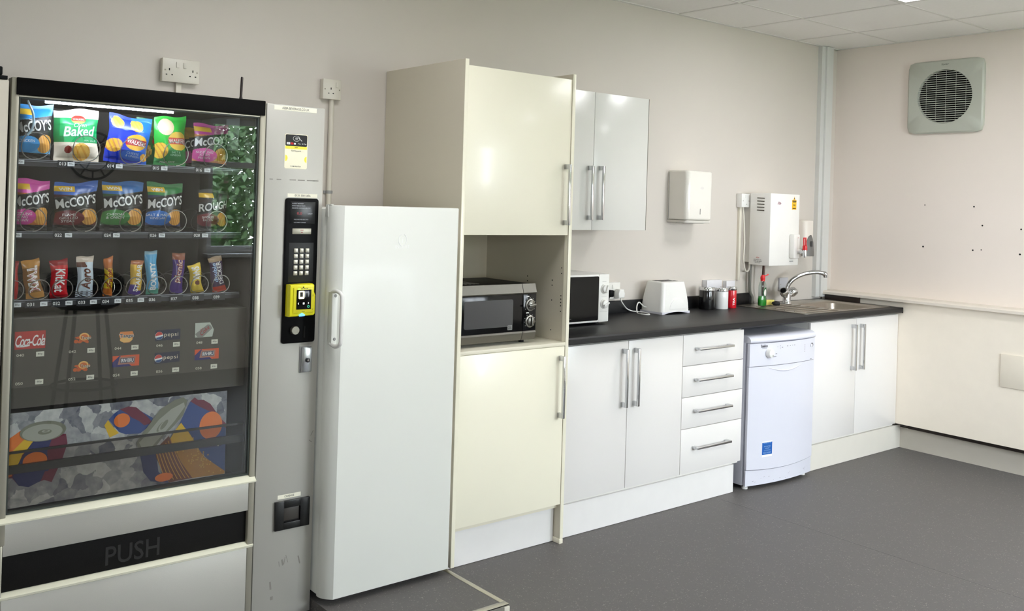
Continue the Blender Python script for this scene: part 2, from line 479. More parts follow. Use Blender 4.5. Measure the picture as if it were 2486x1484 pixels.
# ---------------------------------------------------------------- handles
def bar_handle_v(parent, x, z0, z1, yd, name='handle'):
    """square D-bar on a door whose face is at yd (room side is -y)"""
    m = MB(); s = .0065
    m.box(x-s, x+s, yd-.036, yd-.025, z0, z1, .0018)
    for a in (z0, z1-.022): m.box(x-s, x+s, yd-.026, yd, a, a+.022, .001)
    return obj(name, m, CHROME, parent)
def bar_handle_h(parent, x0, x1, z, yd):
    m = MB(); s = .006
    m.box(x0, x1, yd-.036, yd-.025, z-s, z+s, .0018)
    for a in (x0, x1-.022): m.box(a, a+.022, yd-.026, yd, z-s, z+s, .001)
    return obj('handle', m, CHROME, parent)
def door(parent, x0, x1, z0, z1, y, mat, hx=None, hz=None, name='door'):
    d = obj(name, MB().box(x0, x1, y, y+.018, z0, z1, .0015), mat, parent)
    if hx is not None: bar_handle_v(d, hx, hz[0], hz[1], y)
    return d

# ---------------------------------------------------------------- tall oven-housing unit with the open niche
tall = empty('tall_cabinet', (-.34, -.3, 0), 'tall cream cabinet with an open middle niche holding the black microwave', 'cabinet')
SIDESHADE = M('cabinet side shade', (203,196,178), .45, vary=.015, scale=4)  # cream panel faces coloured darker, their shade put into the material
obj('side_panel', MB().box(-.652, -.634, -.5965, -.004, .022, 2.091).mat(1).box(-.652, -.634, -.599, -.5966, .022, 2.091, .0008), [SIDESHADE, CREAM], tall)
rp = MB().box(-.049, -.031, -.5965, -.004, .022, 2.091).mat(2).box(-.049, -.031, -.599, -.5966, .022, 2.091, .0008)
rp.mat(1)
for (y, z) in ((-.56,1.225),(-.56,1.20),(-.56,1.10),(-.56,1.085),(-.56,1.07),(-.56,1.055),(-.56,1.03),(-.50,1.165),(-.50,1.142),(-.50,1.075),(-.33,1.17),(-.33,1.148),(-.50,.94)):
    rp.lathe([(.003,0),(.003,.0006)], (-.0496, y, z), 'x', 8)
obj('side_panel', rp, [SIDESHADE, HOLE, CREAM], tall)
obj('foot', MB().box(-.052, -.031, -.600, -.545, 0, .0215, .001), CREAMP, tall)
obj('top_board', MB().box(-.634, -.049, -.575, -.02, 2.045, 2.063), CREAMP, tall)
obj('upper_base_board', MB().box(-.634, -.049, -.575, -.02, 1.3745, 1.392), CREAMP, tall)
obj('back_board', MB().box(-.634, -.049, -.02, -.006, .15, 2.063), CREAMP, tall)
obj('shelf', MB().box(-.634, -.049, -.598, -.02, .8815, .897, .001), CREAMP, tall)
obj('base_board', MB().box(-.634, -.049, -.572, -.02, .155, .173), CREAMP, tall)
obj('plinth', MB().box(-.640, -.052, -.556, -.54, .002, .153), PLINTH, tall)
door(tall, -.632, -.0505, 1.373, 2.067, -.595, CREAM, -.078, (1.418, 1.688))
door(tall, -.6325, -.0505, .176, .880, -.596, CREAM, -.078, (.566, .840))
obj('lip', MB().box(-.0505, -.0495, -.594, -.575, .897, 1.373), CREAM, tall)

# ---------------------------------------------------------------- base units
base = empty('base_cabinet', (.39, -.3, 0), 'white two-door base cabinet between the tall cream cabinet and the drawers', 'cabinet')
obj('carcass', MB().box(-.029, .799, -.545, -.012, .15, .876), CARC, base)
door(base, -.026, .398, .164, .868, -.564, GLOSSW, .362, (.558, .834))
door(base, .402, .799, .164, .868, -.564, GLOSSW, .443, (.556, .832))
drw = empty('drawer_cabinet', (1.05, -.3, 0), 'white base cabinet of four stacked drawers beside the dishwasher', 'cabinet')
obj('carcass', MB().box(.801, 1.299, -.545, -.012, .15, .876), CARC, drw)
for (z0, z1, hz) in ((.711,.868,.795),(.552,.708,.637),(.392,.549,.479),(.164,.389,.291)):
    d = obj('drawer', MB().box(.803, 1.299, -.564, -.546, z0, z1, .0015), GLOSSW, drw)
    bar_handle_h(d, .893, 1.175, hz, -.564)
pb = MB().box(-.029, 1.252, -.556, -.54, .002, .149)
tag(obj('plinth_board', pb, PLINTH), 'long white kickboard under the two-door base cabinet and the drawers', 'kickboard')
snk = empty('sink_cabinet', (2.43, -.3, 0), 'white two-door base cabinet under the sink, in the corner', 'cabinet')
scar = MB()
scar.box(1.932, 1.95, -.545, -.012, .15, .876); scar.box(2.906, 2.924, -.545, -.012, .15, .876)
scar.box(1.95, 2.906, -.545, -.012, .15, .168); scar.box(1.95, 2.906, -.545, -.527, .78, .876)
obj('carcass', scar, CARC, snk)
door(snk, 1.932, 2.424, .164, .868, -.564, GLOSSW, 2.375, (.558, .834))
door(snk, 2.427, 2.924, .164, .868, -.564, GLOSSW, 2.468, (.557, .833))
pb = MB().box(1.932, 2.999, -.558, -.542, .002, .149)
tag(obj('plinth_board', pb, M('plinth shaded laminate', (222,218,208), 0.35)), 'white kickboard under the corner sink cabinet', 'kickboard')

# ---------------------------------------------------------------- worktop with a cut-out for the bowl, and its upstand
BX0, BX1, BY0, BY1 = 2.36, 2.78, -.50, -.165        # bowl opening
wt = empty('worktop', (1.45, -.3, .878), 'continuous charcoal laminate worktop along the back wall', 'worktop')
m = MB()
prof = [(-.59,.8785),(-.6,.8885),(-.6,.905),(-.594,.912),(-.586,.914),(BY0-.01,.914),(BY0-.01,.8785)]
m.prism(prof, 'x', -.0300, 2.915)
m.box(-.0300, BX0-.01, BY0-.01, -.004, .8785, .914); m.box(BX1+.01, 2.915, BY0-.01, -.004, .8785, .914)
m.box(BX0-.01, BX1+.01, BY1+.01, -.004, .8785, .914)
m.prism([(2.915,-.57),(2.915,-.004),(2.9255,-.004),(2.9255,-.575),(2.925,-.59),(2.915,-.6)][::-1], 'z', .8785, .914)
obj('board', m, WORKTOP, wt, True, angle=35)
us = MB().box(-.0300, 2.105, -.022, -.003, .9135, .983, .003).lathe([(.011,0),(.011,.0695)], (2.105, -.0125, .9135), 'z', 16)
obj('upstand', us, WORKTOP, wt)

obj('upstand', MB().box(2.9155, 2.9265, -.30, -.046, .9142, .9492, .001), M('ledge gap shade', (52,42,36), .4), wt)  # brown strip paints the shade in the gap under the ledge, not a real part
# ---------------------------------------------------------------- wall cabinet
wc = empty('wall_cabinet', (.36, -.16, 1.388), 'white gloss two-door wall cabinet above the white microwave', 'wall cabinet')
wcm_ = M('wall cabinet gloss', (224,223,217), 0.24, coat=.12, vary=.01)
obj('carcass', MB().box(-.029, .754, -.311, -.003, 1.388, 2.07), CARC, wc)
door(wc, -.029, .3605, 1.387, 2.071, -.33, wcm_, .330, (1.437, 1.704))
door(wc, .3635, .755, 1.387, 2.071, -.33, wcm_, .405, (1.438, 1.706))

obj('edge_shadow', MB().box(.7555, .7585, -.330, -.003, 1.388, 2.0705), M('edge shadow brown', (104,100,84), .5), wc, False)  # thin dark strip painting the shadow line beside the door, not a cabinet part
# ---------------------------------------------------------------- sink
sk = empty('sink', (2.38, -.3, .914), 'stainless steel inset sink with ribbed drainer and bowl near the corner', 'sink')
m = MB(); zt = .9185; X0, X1, Y0, Y1 = 1.905, 2.866, -.548, -.050
def rrect(x0, x1, y0, y1, r, z, n=8):
    pts = []
    for (cx, cy, a0) in ((x1-r, y1-r, 0), (x0+r, y1-r, PI/2), (x0+r, y0+r, PI), (x1-r, y0+r, 3*PI/2)):
        for k in range(n+1):
            a = a0 + PI/2*k/n; pts.append((cx+r*math.cos(a), cy+r*math.sin(a), z))
    return pts
outer = [rrect(X0, X1, Y0, Y1, .03, .9145), rrect(X0, X1, Y0, Y1, .03, zt-.001), rrect(X0+.004, X1-.004, Y0+.004, Y1-.004, .028, zt),
         rrect(X0+.014, X1-.014, Y0+.014, Y1-.014, .022, zt-.001), rrect(BX0-.0, BX1+.0, BY0, BY1, .07, zt-.0035),
         rrect(BX0+.008, BX1-.008, BY0+.008, BY1-.008, .068, zt-.012), rrect(BX0+.02, BX1-.02, BY0+.02, BY1-.02, .06, zt-.12),
         rrect(BX0+.05, BX1-.05, BY0+.05, BY1-.05, .05, zt-.15), rrect(BX0+.18, BX1-.18, BY0+.13, BY1-.13, .03, zt-.152)]
R_ = [[m._v(p) for p in ring] for ring in outer]
for A, B in zip(R_, R_[1:]):
    n = len(A)
    for k in range(n): m.face([A[k], A[(k+1)%n], B[(k+1)%n], B[k]])
m.face(R_[-1])
bmesh.ops.recalc_face_normals(m.bm, faces=m.bm.faces)
obj('basin', m, STEELB, sk, True, angle=50)
for k in range(6):
    y = -.50 + k*.065
    obj('drainer_rib', MB().tube([(1.96, y, zt-.002), (1.98, y, zt), (2.3, y, zt-.0005), (2.325, y, zt-.003)], .0035, 8), STEELB, sk)
obj('waste', MB().lathe([(.035,0),(.035,.003),(.03,.004)], (2.57,-.335,zt-.1515), 'z', 24), CHROME, sk)

# mixer tap
tp = empty('mixer_tap', (2.340, -.130, .9155), 'chrome swan-neck mixer tap with two angled handles on the sink', 'tap')
tx, ty = 2.340, -.130; tz = .9155
obj('base', MB().lathe([(.030,0),(.030,.006),(.026,.012),(.024,.03),(.024,.07),(.019,.082),(.014,.09)], (tx,ty,tz), 'z', 28), CHROME, tp)
for s in (-1, 1):
    d = Vector((s*.75, -.18, .62)).normalized()
    p0 = Vector((tx, ty, tz+.035)) + d*.012
    m = MB(); m.tube([p0, p0+d*.028], .015, 16)
    m.tube([p0+d*.026, p0+d*.033, p0+d*.066, p0+d*.073], [.019, .026, .029, .024], 10)
    h = obj('tap_handle', m, CHROME, tp)
    obj('cap', MB().tube([p0+d*.0728, p0+d*.0755], [.018, .016], 14), BLACKP if s < 0 else CHROME, h)
pts = []
end = Vector((2.53, -.27, 1.10)); st = Vector((tx, ty, tz+.085))
dh = Vector((end.x-st.x, end.y-st.y, 0)); L = dh.length; dh.normalize()
for k in range(25):
    t = k/24
    # quadratic-ish sweep rising from the body and levelling towards the outlet
    a = t*1.0
    px = L*(1-math.cos(a*PI*.56))/(1-math.cos(PI*.56)); pz = .122*math.sin(a*PI*.56)/1.0
    if t > .9: pz -= (t-.9)*.05
    pts.append(st + dh*px + Vector((0,0,pz)))
rad = [.0132]*25
obj('spout', MB().tube(pts, rad, 14), CHROME, tp)
e_ = pts[-1]; d_ = (pts[-1]-pts[-2]).normalized()
obj('outlet', MB().tube([e_-d_*.006, e_+d_*.004, e_+d_*.012+Vector((0,0,-.004)), e_+d_*.014+Vector((0,0,-.022))], [.014,.0165,.0165,.014], 16), CHROME, tp)

# washing-up liquid
bt = empty('detergent_bottle', (2.02, -.17, .9195), 'clear squeezy bottle half full of green washing-up liquid, red cap', 'washing-up liquid')
bx, by, bz = 2.02, -.17, .9195
def bprof(z):   # half width along z (0..1 of body height .158)
    P = [(0,.026),(.04,.030),(.25,.030),(.42,.0265),(.6,.027),(.78,.027),(.9,.022),(.97,.015),(1,.0125)]
    for (a, r), (b_, r2) in zip(P, P[1:]):
        if a <= z <= b_: t = (z-a)/(b_-a); t = t*t*(3-2*t); return r+(r2-r)*t
    return P[-1][1]
hb = .158
CLEAR = glass_mat('clear plastic', (.80,.86,.84,1), 1.5, .15, 1.6)
LIQ = M('green washing-up liquid', (18,150,34), 0.12, vary=.02)
obj('body', MB().lathe([(bprof(k/24), hb*k/24) for k in range(25)], (bx,by,bz), 'z', 28, 1.1, .75), CLEAR, bt)
obj('liquid', MB().lathe([(bprof(k/24)-.0018, .0015+hb*k/24) for k in range(10)], (bx,by,bz), 'z', 28, 1.1, .75), LIQ, bt)
def blabel(u, v):
    a = -PI/2 + (u-.5)*1.7; z = .045 + v*.075 - .02*(u-.5)**2; r = bprof(z/hb)+.0008
    return (bx+math.cos(a)*r*1.1, by+math.sin(a)*r*.75, bz+z)
def lcol(u, v):
    d = ((u-.52)/.34)**2 + ((v-.52)/.42)**2
    if d < .42: return 0
    if d < 1: return 1
    return 2
m = MB(); m.grid(blabel, 24, 24, lcol)
obj('label', m, [M('label cream', (236,232,224), .5), M('label green', (24,96,52), .4), glass_mat('label clear', (.9,.95,.9,1), 1.4)], bt)
obj('neck', MB().lathe([(.0135,hb-.004),(.0135,hb+.006)], (bx,by,bz), 'z', 20), M('cap red', (214,28,32), .35), bt)
cap = obj('cap', MB().lathe([(.0135,hb+.006),(.015,hb+.008),(.0145,hb+.022),(.010,hb+.028),(.007,hb+.034)], (bx,by,bz), 'z', 20), M('cap red', (214,28,32)), bt)
obj('flip_lid', MB().tube([(bx+.008,by-.002,bz+hb+.026),(bx+.024,by-.008,bz+hb+.030),(bx+.036,by-.014,bz+hb+.037)], [.004,.003,.004], 10), M('cap red', (214,28,32)), cap)

# sponge and black scrubber
sp = empty('sponge', (2.115, -.165, .9195), 'small yellow sponge behind the green detergent bottle on the drainer', 'sponge')
obj('foam', MB().box(2.075, 2.165, -.16, -.125, .9195, .950, .004), M('sponge yellow', (228,214,112), .9, bump=.6, bscale=300), sp)
sc = MB()
sc.lathe([(.002,0),(.020,.003),(.026,.012),(.022,.022),(.010,.027),(.001,.028)], (2.115,-.205,.9195), 'z', 20)
rs = random.Random(3)
for v in sc.bm.verts: v.co += Vector((rs.uniform(-1,1), rs.uniform(-1,1), rs.uniform(0,1)))*.0025
tag(obj('scourer', sc, M('scourer black', (20,20,22), .7, bump=.6, bscale=500)), 'black scouring pad in front of the yellow sponge', 'scourer')

# ---------------------------------------------------------------- canisters
def canister(x, y, r, h, col, label, text=None):
    e = empty('canister', (x, y, .9145), label, 'canister')
    z = .9145; mt = M('canister ' + label.split()[0], col, .18, coat=.4)
    obj('body', MB().lathe([(r*.96,0),(r,.004),(r,h-.004),(r*.97,h)], (x,y,z), 'z', 36), mt, e)
    obj('lid', MB().lathe([(r*.98,h-.001),(r*1.03,h+.001),(r*1.03,h+.017),(r*.98,h+.020),(r*.5,h+.021)], (x,y,z), 'z', 36), CHROME, e)
    if text:
        vs, fs = glyphs(text, bold=.02)
        # wraps round the front of the canister, reading upwards
        def fn(p):
            a = -PI/2 - .80 + (-p[1])*.42 + .35; rr = r+.0006
            return (x+math.cos(a)*rr, y+math.sin(a)*rr, z+.040+p[0]*.046)
        obj('lettering', MB().raw(vs, fs, fn), INKW, e, False)
    return e
canister(1.565, -.105, .045, .112, (14,14,15), 'black canister with chrome lid, leftmost of three on the worktop')
canister(1.678, -.125, .039, .105, (232,232,230), 'white canister with chrome lid between the black and red ones')
canister(1.778, -.122, .0295, .108, (205,16,34), 'red tea canister with chrome lid, slimmest of the three', 'TEA')

# ---------------------------------------------------------------- toaster
to = empty('toaster', (1.215, -.10, .9145), 'rounded white two-slice toaster on the worktop', 'toaster')
x0, x1, y0, y1, zb, zt_ = 1.070, 1.308, -.190, -.026, .926, 1.093
m = MB()
def tring(t, z):
    ins = .022*t**1.6 + (.0 if t < 1 else 0)
    return rrect(x0+ins*1.15, x1-ins*1.15, y0+ins*.8, y1-ins*.8, .022, z, 6)
prof = [(0,0),(.25,.25),(.5,.5),(.72,.72),(.85,.86),(.93,.94),(.98,.985)]
R_ = []
for (t, h) in prof: R_.append([m._v(p) for p in tring(t, zb+(zt_-zb)*h)])
for (ins, h) in ((.030,.997),(.040,1.0)):
    R_.append([m._v(p) for p in rrect(x0+ins, x1-ins, y0+ins*.9, y1-ins*.9, .018, zb+(zt_-zb)*h, 6)])
for A, B in zip(R_, R_[1:]):
    n = len(A)
    for k in range(n): m.face([A[k], A[(k+1)%n], B[(k+1)%n], B[k]])
m.face(R_[-1]); m.face(R_[0][::-1])
bmesh.ops.recalc_face_normals(m.bm, faces=m.bm.faces)
obj('body', m, WHITEP, to, True, angle=60)
# moulded arch on the front panel and the arched foot
m = MB()
pts = []
for k in range(21):
    a = PI*k/20; pts.append((1.203-.070*math.cos(a), .938+.062*math.sin(a)))
m.prism(pts, 'y', y0-.001, y0+.02, .001)
obj('front_panel', m, WHITEP, to)
m = MB(); pts = [(x0+.001,.9145),(x0+.02,.9145)]
for k in range(13):
    a = k/12; pts.append((x0+.02+(x1-x0-.04)*a, .9155+.010*math.sin(PI*a)))
pts += [(x1-.02,.9145),(x1-.001,.9145),(x1-.001,.9275),(x0+.001,.9275)]
m.prism(pts, 'y', y0+.001, y1-.001)
obj('foot', m, M('toaster foot', (214,214,222), .35), to)
for yy in (-.125, -.08):
    obj('slot', MB().box(x0+.05, x1-.05, yy-.013, yy+.013, zt_-.0005, zt_+.0008), HOLE, to, False)

# toaster lead and plug
cb = [(1.078,-.075,.945),(1.06,-.065,.948),(1.03,-.055,.972),(1.012,-.055,.950),(.985,-.085,.919),(.962,-.135,.9185),(.968,-.168,.9185),(.995,-.165,.9185),(1.025,-.115,.919),(1.03,-.070,.920),(1.00,-.038,.922),(.95,-.040,.937),(.90,-.060,.963),(.872,-.066,.988),(.868,-.067,1.002)]
def smooth_path(P, n=6):
    P = [Vector(p) for p in P]; out = []
    for i in range(len(P)-1):
        p0, p1, p2, p3 = P[max(i-1,0)], P[i], P[i+1], P[min(i+2, len(P)-1)]
        for k in range(n):
            t = k/n; out.append(.5*((2*p1)+(p2-p0)*t+(2*p0-5*p1+4*p2-p3)*t*t+(3*p1-p0-3*p2+p3)*t**3))
    return out + [P[-1]]
obj('power_cord', MB().tube(smooth_path(cb), .0035, 8), WHITEP, to)
obj('plug', MB().prism([(.846,1.004),(.890,1.004),(.893,1.028),(.884,1.052),(.852,1.052),(.843,1.028)], 'y', -.075, -.039, .005, 3), WHITEP, to)

def socket(x0, x1, z0, z1, depth, label, gangs=2, name='power_socket', cat='socket', mat=None, switches=True, holes=True, conduit=None):
    e = empty(name, ((x0+x1)/2, 0, z0), label, cat)
    mat = mat or M('socket plastic', (214,209,196), .35)
    obj('back_box', MB().box(x0, x1, -depth+.006, -.0005, z0, z1, .003), mat, e)
    obj('face_plate', MB().box(x0-.001, x1+.001, -depth, -depth+.007, z0-.001, z1+.001, .003), mat, e)
    g = (x1-x0)/gangs; y = -depth
    for k in range(gangs):
        c = x0 + g*(k+.5); zc = (z0+z1)/2
        if gangs == 2: sc_ = c + (.022 if k == 0 else -.022); pc = c - (.010 if k == 0 else -.010)
        else: sc_ = c + .022; pc = c - .006
        if switches: obj('switch', MB().box(sc_-.006, sc_+.006, y-.004, y+.001, z1-.034, z1-.012, .0015), mat, e)
        if holes:
            m = MB()
            m.box(pc-.002, pc+.002, y-.0006, y+.001, zc-.002, zc+.007)
            for s in (-1, 1): m.box(pc+s*.011-.003, pc+s*.011+.003, y-.0006, y+.001, zc-.020, zc-.016)
            obj('pin_holes', m, HOLE, e, False)
    for xx in ((x0+.010, x1-.010) if gangs == 2 else (x0+.008, x1-.008)):
        obj('screw', MB().lathe([(.0032,0),(.0032,.0008)], (xx, y, (z0+z1)/2-.001), 'y', 10), M('screw head', (150,144,130), .4, .8), e)
    return e
socket(.747, .893, .996, 1.087, .036, 'white double socket half hidden behind the white microwave', mat=M('socket white', (234,232,226), .35))
SB = M('socket cool white', (222,221,224), .35)
socket(1.648, 1.790, .992, 1.076, .040, 'white double socket box behind the canisters', switches=False, holes=False, mat=SB)
socket(1.850, 1.934, .992, 1.066, .030, 'small white socket box behind the red canister', 1, switches=False, holes=False, mat=SB)
s = socket(-1.687, -1.541, 1.940, 2.030, .034, 'cream double socket above the snack vending machine')
obj('conduit', MB().box(-1.626, -1.604, -.016, -.0005, 1.50, 1.940, .002), M('conduit cream', (212,206,192), .45), s)
s = socket(-.990, -.903, 1.936, 2.022, .034, 'cream single socket above the fridge', 1)
cd = obj('conduit', MB().tube([(-.936,-.012,1.05),(-.936,-.012,1.937)], .0115, 14), M('conduit cream', (212,206,192), .45), s)
obj('clip', MB().box(-.958, -.914, -.006, -.0005, 1.527, 1.539).tube([(-.936,-.012,1.526),(-.936,-.012,1.540)], .0135, 14), GREYP, cd)
# blank plate behind the tap
m = MB().box(2.435, 2.530, -.012, -.0005, .985, 1.069, .002)
bp_ = empty('blank_plate', (2.48, 0, .985), 'grey square blanking plate on the wall behind the tap', 'wall plate')
obj('plate', m, M('plate grey', (190,190,194), .4), bp_)
for xx in (2.447, 2.518): obj('screw', MB().lathe([(.003,0),(.003,.0008)], (xx,-.012,1.026), 'y', 10), M('screw head', (150,144,130), .4, .8), bp_)
# ---------------------------------------------------------------- black/steel microwave in the niche
mw = empty('microwave', (-.40, -.36, .897), 'black and silver microwave oven in the open niche of the tall cabinet', 'microwave')
X0, X1, YF_, YB, Z0, Z1 = -.625, -.185, -.548, -.19, .911, 1.160
XS = -.262
obj('case', MB().box(X0+.004, X1-.004, YF_+.022, YB, Z0+.004, Z1-.004, .006), BLACKP, mw)
tv = MB()
for k in range(8): tv.box(-.60+.022*k, -.592+.022*k, -.46, -.34, Z1-.0042, Z1-.0034)
obj('vent', tv, GREYP, mw, False)
BSTEEL = M('microwave steel', (118,116,110), .36, 1.0, vary=.04, scale=70)
def mwblock(x0, x1, parent, name):
    p = MB()
    p.box(x0, x1, YF_, YF_+.022, Z0+.042, Z1-.046, .002)
    return obj(name, p, BLACKG, parent)
dr = mwblock(X0, XS-.0012, mw, 'door')
for (x0, x1, par) in ((X0, XS-.0012, dr),):
    obj('trim', MB().prism([(YF_+.001,Z1-.046),(YF_-.003,Z1-.040),(YF_+.010,Z1-.002),(YF_+.022,Z1-.002),(YF_+.022,Z1-.046)], 'x', x0, x1), BSTEEL, par)
    obj('trim', MB().prism([(YF_+.001,Z0+.0415),(YF_-.003,Z0+.034),(YF_+.008,Z0+.002),(YF_+.022,Z0+.002),(YF_+.022,Z0+.0415)], 'x', x0, x1), BSTEEL, par)
m = MB(); m.poly(rrect(0,1,0,1,.1,0)[::-1]) if False else None
def rr_y(x0, x1, z0, z1, r, y, n=6): return [(p[0], y, p[1]) for p in rrect(x0, x1, z0, z1, r, 0, n)]
m = MB(); m.poly(rr_y(-.583, -.318, .977, 1.094, .010, YF_-.0005))
obj('window', m, M('microwave window', (64,64,66), .22), dr, False)
lg = MB(); lg.poly(rr_y(-.347, -.320, .962, .983, .003, YF_-.0007))
lg2 = MB(); put_text(lg2, '20L', -.3335, .9725, .020, .012, YF_-.001)
obj('logo', lg, M('logo grey', (120,120,118), .5), dr, False); obj('lettering', lg2, INKB, dr, False)
cp = mwblock(XS+.0012, X1, mw, 'control_panel')
obj('trim', MB().prism([(YF_+.001,Z1-.046),(YF_-.003,Z1-.040),(YF_+.010,Z1-.002),(YF_+.022,Z1-.002),(YF_+.022,Z1-.046)], 'x', XS+.0012, X1), BSTEEL, cp)
obj('trim', MB().prism([(YF_+.001,Z0+.0415),(YF_-.003,Z0+.034),(YF_+.008,Z0+.002),(YF_+.022,Z0+.002),(YF_+.022,Z0+.0415)], 'x', XS+.0012, X1), BSTEEL, cp)
KX = -.221
for (z, rot) in ((1.066,.15),(.994,1.5)):
    k = obj('knob', MB().lathe([(.0265,0),(.0265,.004),(.024,.006)], (KX, YF_, z), 'y', 32), M('knob ring', (176,174,168), .3, .9), mw)
    obj('dial', MB().lathe([(.0215,.004),(.0205,.012),(.018,.014)], (KX, YF_, z), 'y', 28), BSTEEL, k)
    d = MB(); c, s = math.cos(rot), math.sin(rot)
    d.prism([(KX+c*.020-s*.004, z+s*.020+c*.004),(KX-c*.020-s*.004, z-s*.020+c*.004),(KX-c*.020+s*.004, z-s*.020-c*.004),(KX+c*.020+s*.004, z+s*.020-c*.004)], 'y', YF_-.022, YF_-.012, .002)
    obj('grip', d, BSTEEL, k)
    t = MB()
    for j in range(9):
        a = -2.2+4.4*j/8+PI/2; rect(t, KX+math.cos(a)*.031-.001, KX+math.cos(a)*.031+.001, z+math.sin(a)*.031-.0015, z+math.sin(a)*.031+.0015, YF_-.0006)
    rect(t, KX-.022, KX-.006, z+.035, z+.0395, YF_-.0006)
    obj('scale_marks', t, INKW, cp, False)
for (x, y) in ((X0+.04,-.50),(X1-.04,-.50),(X0+.04,-.24),(X1-.04,-.24)):
    obj('foot', MB().cyl((x,y,.8975),(x,y,Z0+.005),.012,12), RUBBER, mw)

# ---------------------------------------------------------------- white microwave on the worktop
m2 = empty('microwave', (.28, -.16, .9145), 'white microwave with black door on the worktop beside the tall cabinet', 'microwave')
X0, X1, YF_, YB, Z0, Z1 = .055, .505, -.325, -.042, .926, 1.166
XS = .432
obj('case', MB().box(X0, X1, YF_+.02, YB, Z0, Z1, .006), WHITEP, m2)
d2 = obj('door', MB().box(X0, XS, YF_, YF_+.02, Z0, Z1, .004), WHITEP, m2)
m = MB(); m.poly(rr_y(X0+.012, XS-.002, Z0+.010, Z1-.010, .008, YF_-.0006))
obj('window', m, BLACKG, d2, False)
lt = MB(); put_text(lt, 'igenix', .23, .950, .030, .007, YF_-.0012); obj('lettering', lt, M('logo grey', (120,120,118)), d2, False)
c2 = obj('control_panel', MB().box(XS+.001, X1, YF_, YF_+.02, Z0, Z1, .004), WHITEP, m2)
for (z, r) in ((1.092, 1.2), (1.017, .35)):
    k = obj('knob', MB().lathe([(.025,0),(.024,.005),(.021,.007),(.0205,.016),(.018,.018)], (XS+.036, YF_, z), 'y', 30), WHITEP, m2)
    c, s = math.cos(r), math.sin(r); KX = XS+.036; q = MB()
    q.prism([(KX+c*.019-s*.004, z+s*.019+c*.004),(KX-c*.019-s*.004, z-s*.019+c*.004),(KX-c*.019+s*.004, z-s*.019-c*.004),(KX+c*.019+s*.004, z+s*.019-c*.004)], 'y', YF_-.026, YF_-.016, .002)
    obj('grip', q, WHITEP, k)
for (a_, b_, z0, z1) in ((.022,.050,1.1275,1.1285),(.018,.055,1.0525,1.0530),(.010,.062,.977,.9775)):
    obj('scale_mark', rect(MB(), XS+a_, XS+b_, z0, z1, YF_-.0006), M('logo grey', (120,120,118)), c2, False)
for (x, y) in ((X0+.04,-.29),(X1-.05,-.29),(X0+.04,-.08),(X1-.05,-.08)):
    obj('foot', MB().cyl((x,y,.9146),(x,y,Z0+.002),.012,12), RUBBER, m2)
# black lead from the microwave at the socket
obj('plug', MB().box(.775,.808,-.075,-.0365,1.012,1.05,.006), BLACKP, m2)
ML = MB(); ML.tube(smooth_path([(.50,-.06,.98),(.56,-.05,.935),(.66,-.045,.925),(.76,-.05,.96),(.79,-.055,1.012)]), .0035, 8)
obj('lead', ML, BLACKP, m2)

# ---------------------------------------------------------------- fridge
fr = empty('fridge', (-1.0, -.36, .0505), 'tall white fridge between the vending machine and the tall cream cabinet', 'fridge')
FX0, FX1, FD, FB = -1.2835, -.735, -.700, -.634
m = MB(); m.box(FX0+.004, FX1-.004, FB+.004, -.04, .076, 1.470, .004); obj('body', m, FRIDGEW, fr)
obj('door_seal', MB().box(FX0+.015, FX1-.015, FB-.002, FB+.006, .08, 1.462), GREYP, fr)
out = []
def arc(cx, cy, r, a0, a1, n): return [(cx+r*math.cos(a0+(a1-a0)*k/n), cy+r*math.sin(a0+(a1-a0)*k/n)) for k in range(n+1)]
r = .062
out = [(FX1, FB)] + [(FX0+.004,FB),(FX0,FB-.004)] + [(FX0,FD+.048),(FX0+.0025,FD+.038),(FX0+.007,FD+.028),(FX0+.014,FD+.018),(FX0+.023,FD+.009),(FX0+.034,FD)] + arc(FX1-.012, FD+.012, .012, 1.5*PI, 2*PI, 5)
m = MB(); m.prism(out, 'z', .073, 1.4825, .004, 2); dr = obj('door', m, FRIDGEW, fr, True, angle=30)
EMB = M('embossed emblem', (255,255,252), .2)
t = MB(); put_text(t, 'INDESIT', -.999, 1.334, .062, .012, FD-.0006, spacing=1.1); put_text(t, 'i', -.999, 1.359, .0045, .022, FD-.0006, bold=.02, shear=.15)
obj('lettering', t, EMB, dr, False)
t = MB()
for s in (1, -1):
    P = []
    for k in range(15):
        a = (.12+.76*k/14)*PI - PI/2; P.append((-.999+s*.018*math.cos(a), FD-.0004, 1.359+.022*math.sin(a)))
    t.tube(P, .0014, 6)
obj('emblem', t, EMB, dr)
h = obj('handle', MB().prism([(FX0-.001,.985),(FX0+.014,.978),(FX0+.022,.986),(FX0+.022,1.172),(FX0+.014,1.180),(FX0-.001,1.172)], 'y', FD+.008, FD+.04, .003), FRIDGEW, dr)
P = smooth_path([(FX0+.004,FD+.020,1.172),(FX0+.006,FD-.010,1.178),(FX0+.012,FD-.032,1.168),(FX0+.013,FD-.036,1.14),(FX0+.013,FD-.036,1.02),(FX0+.012,FD-.032,.992),(FX0+.006,FD-.010,.982),(FX0+.004,FD+.020,.988)], 5)
obj('grip', MB().tube(P, .0075, 12), WHITEP, h)
for z in (1.16, 1.005): obj('rivet', MB().lathe([(.006,0),(.004,.003)], (FX0+.012,FD+.008,z), 'y', 12), GREYP, h)
obj('hinge', MB().box(FX0+.001, FX0+.012, -.66, -.632, 1.4826, 1.486, .001).box(FX0-.0025, FX0-.0002, -.645, -.625, 1.44, 1.484, .001), FRIDGEW, fr)
for (x, y) in ((FX0+.05,-.60),(FX1-.05,-.60),(FX0+.05,-.09),(FX1-.05,-.09)):
    obj('foot', MB().cyl((x,y,.0505),(x,y,.080),.018,14), BLACKP, fr)
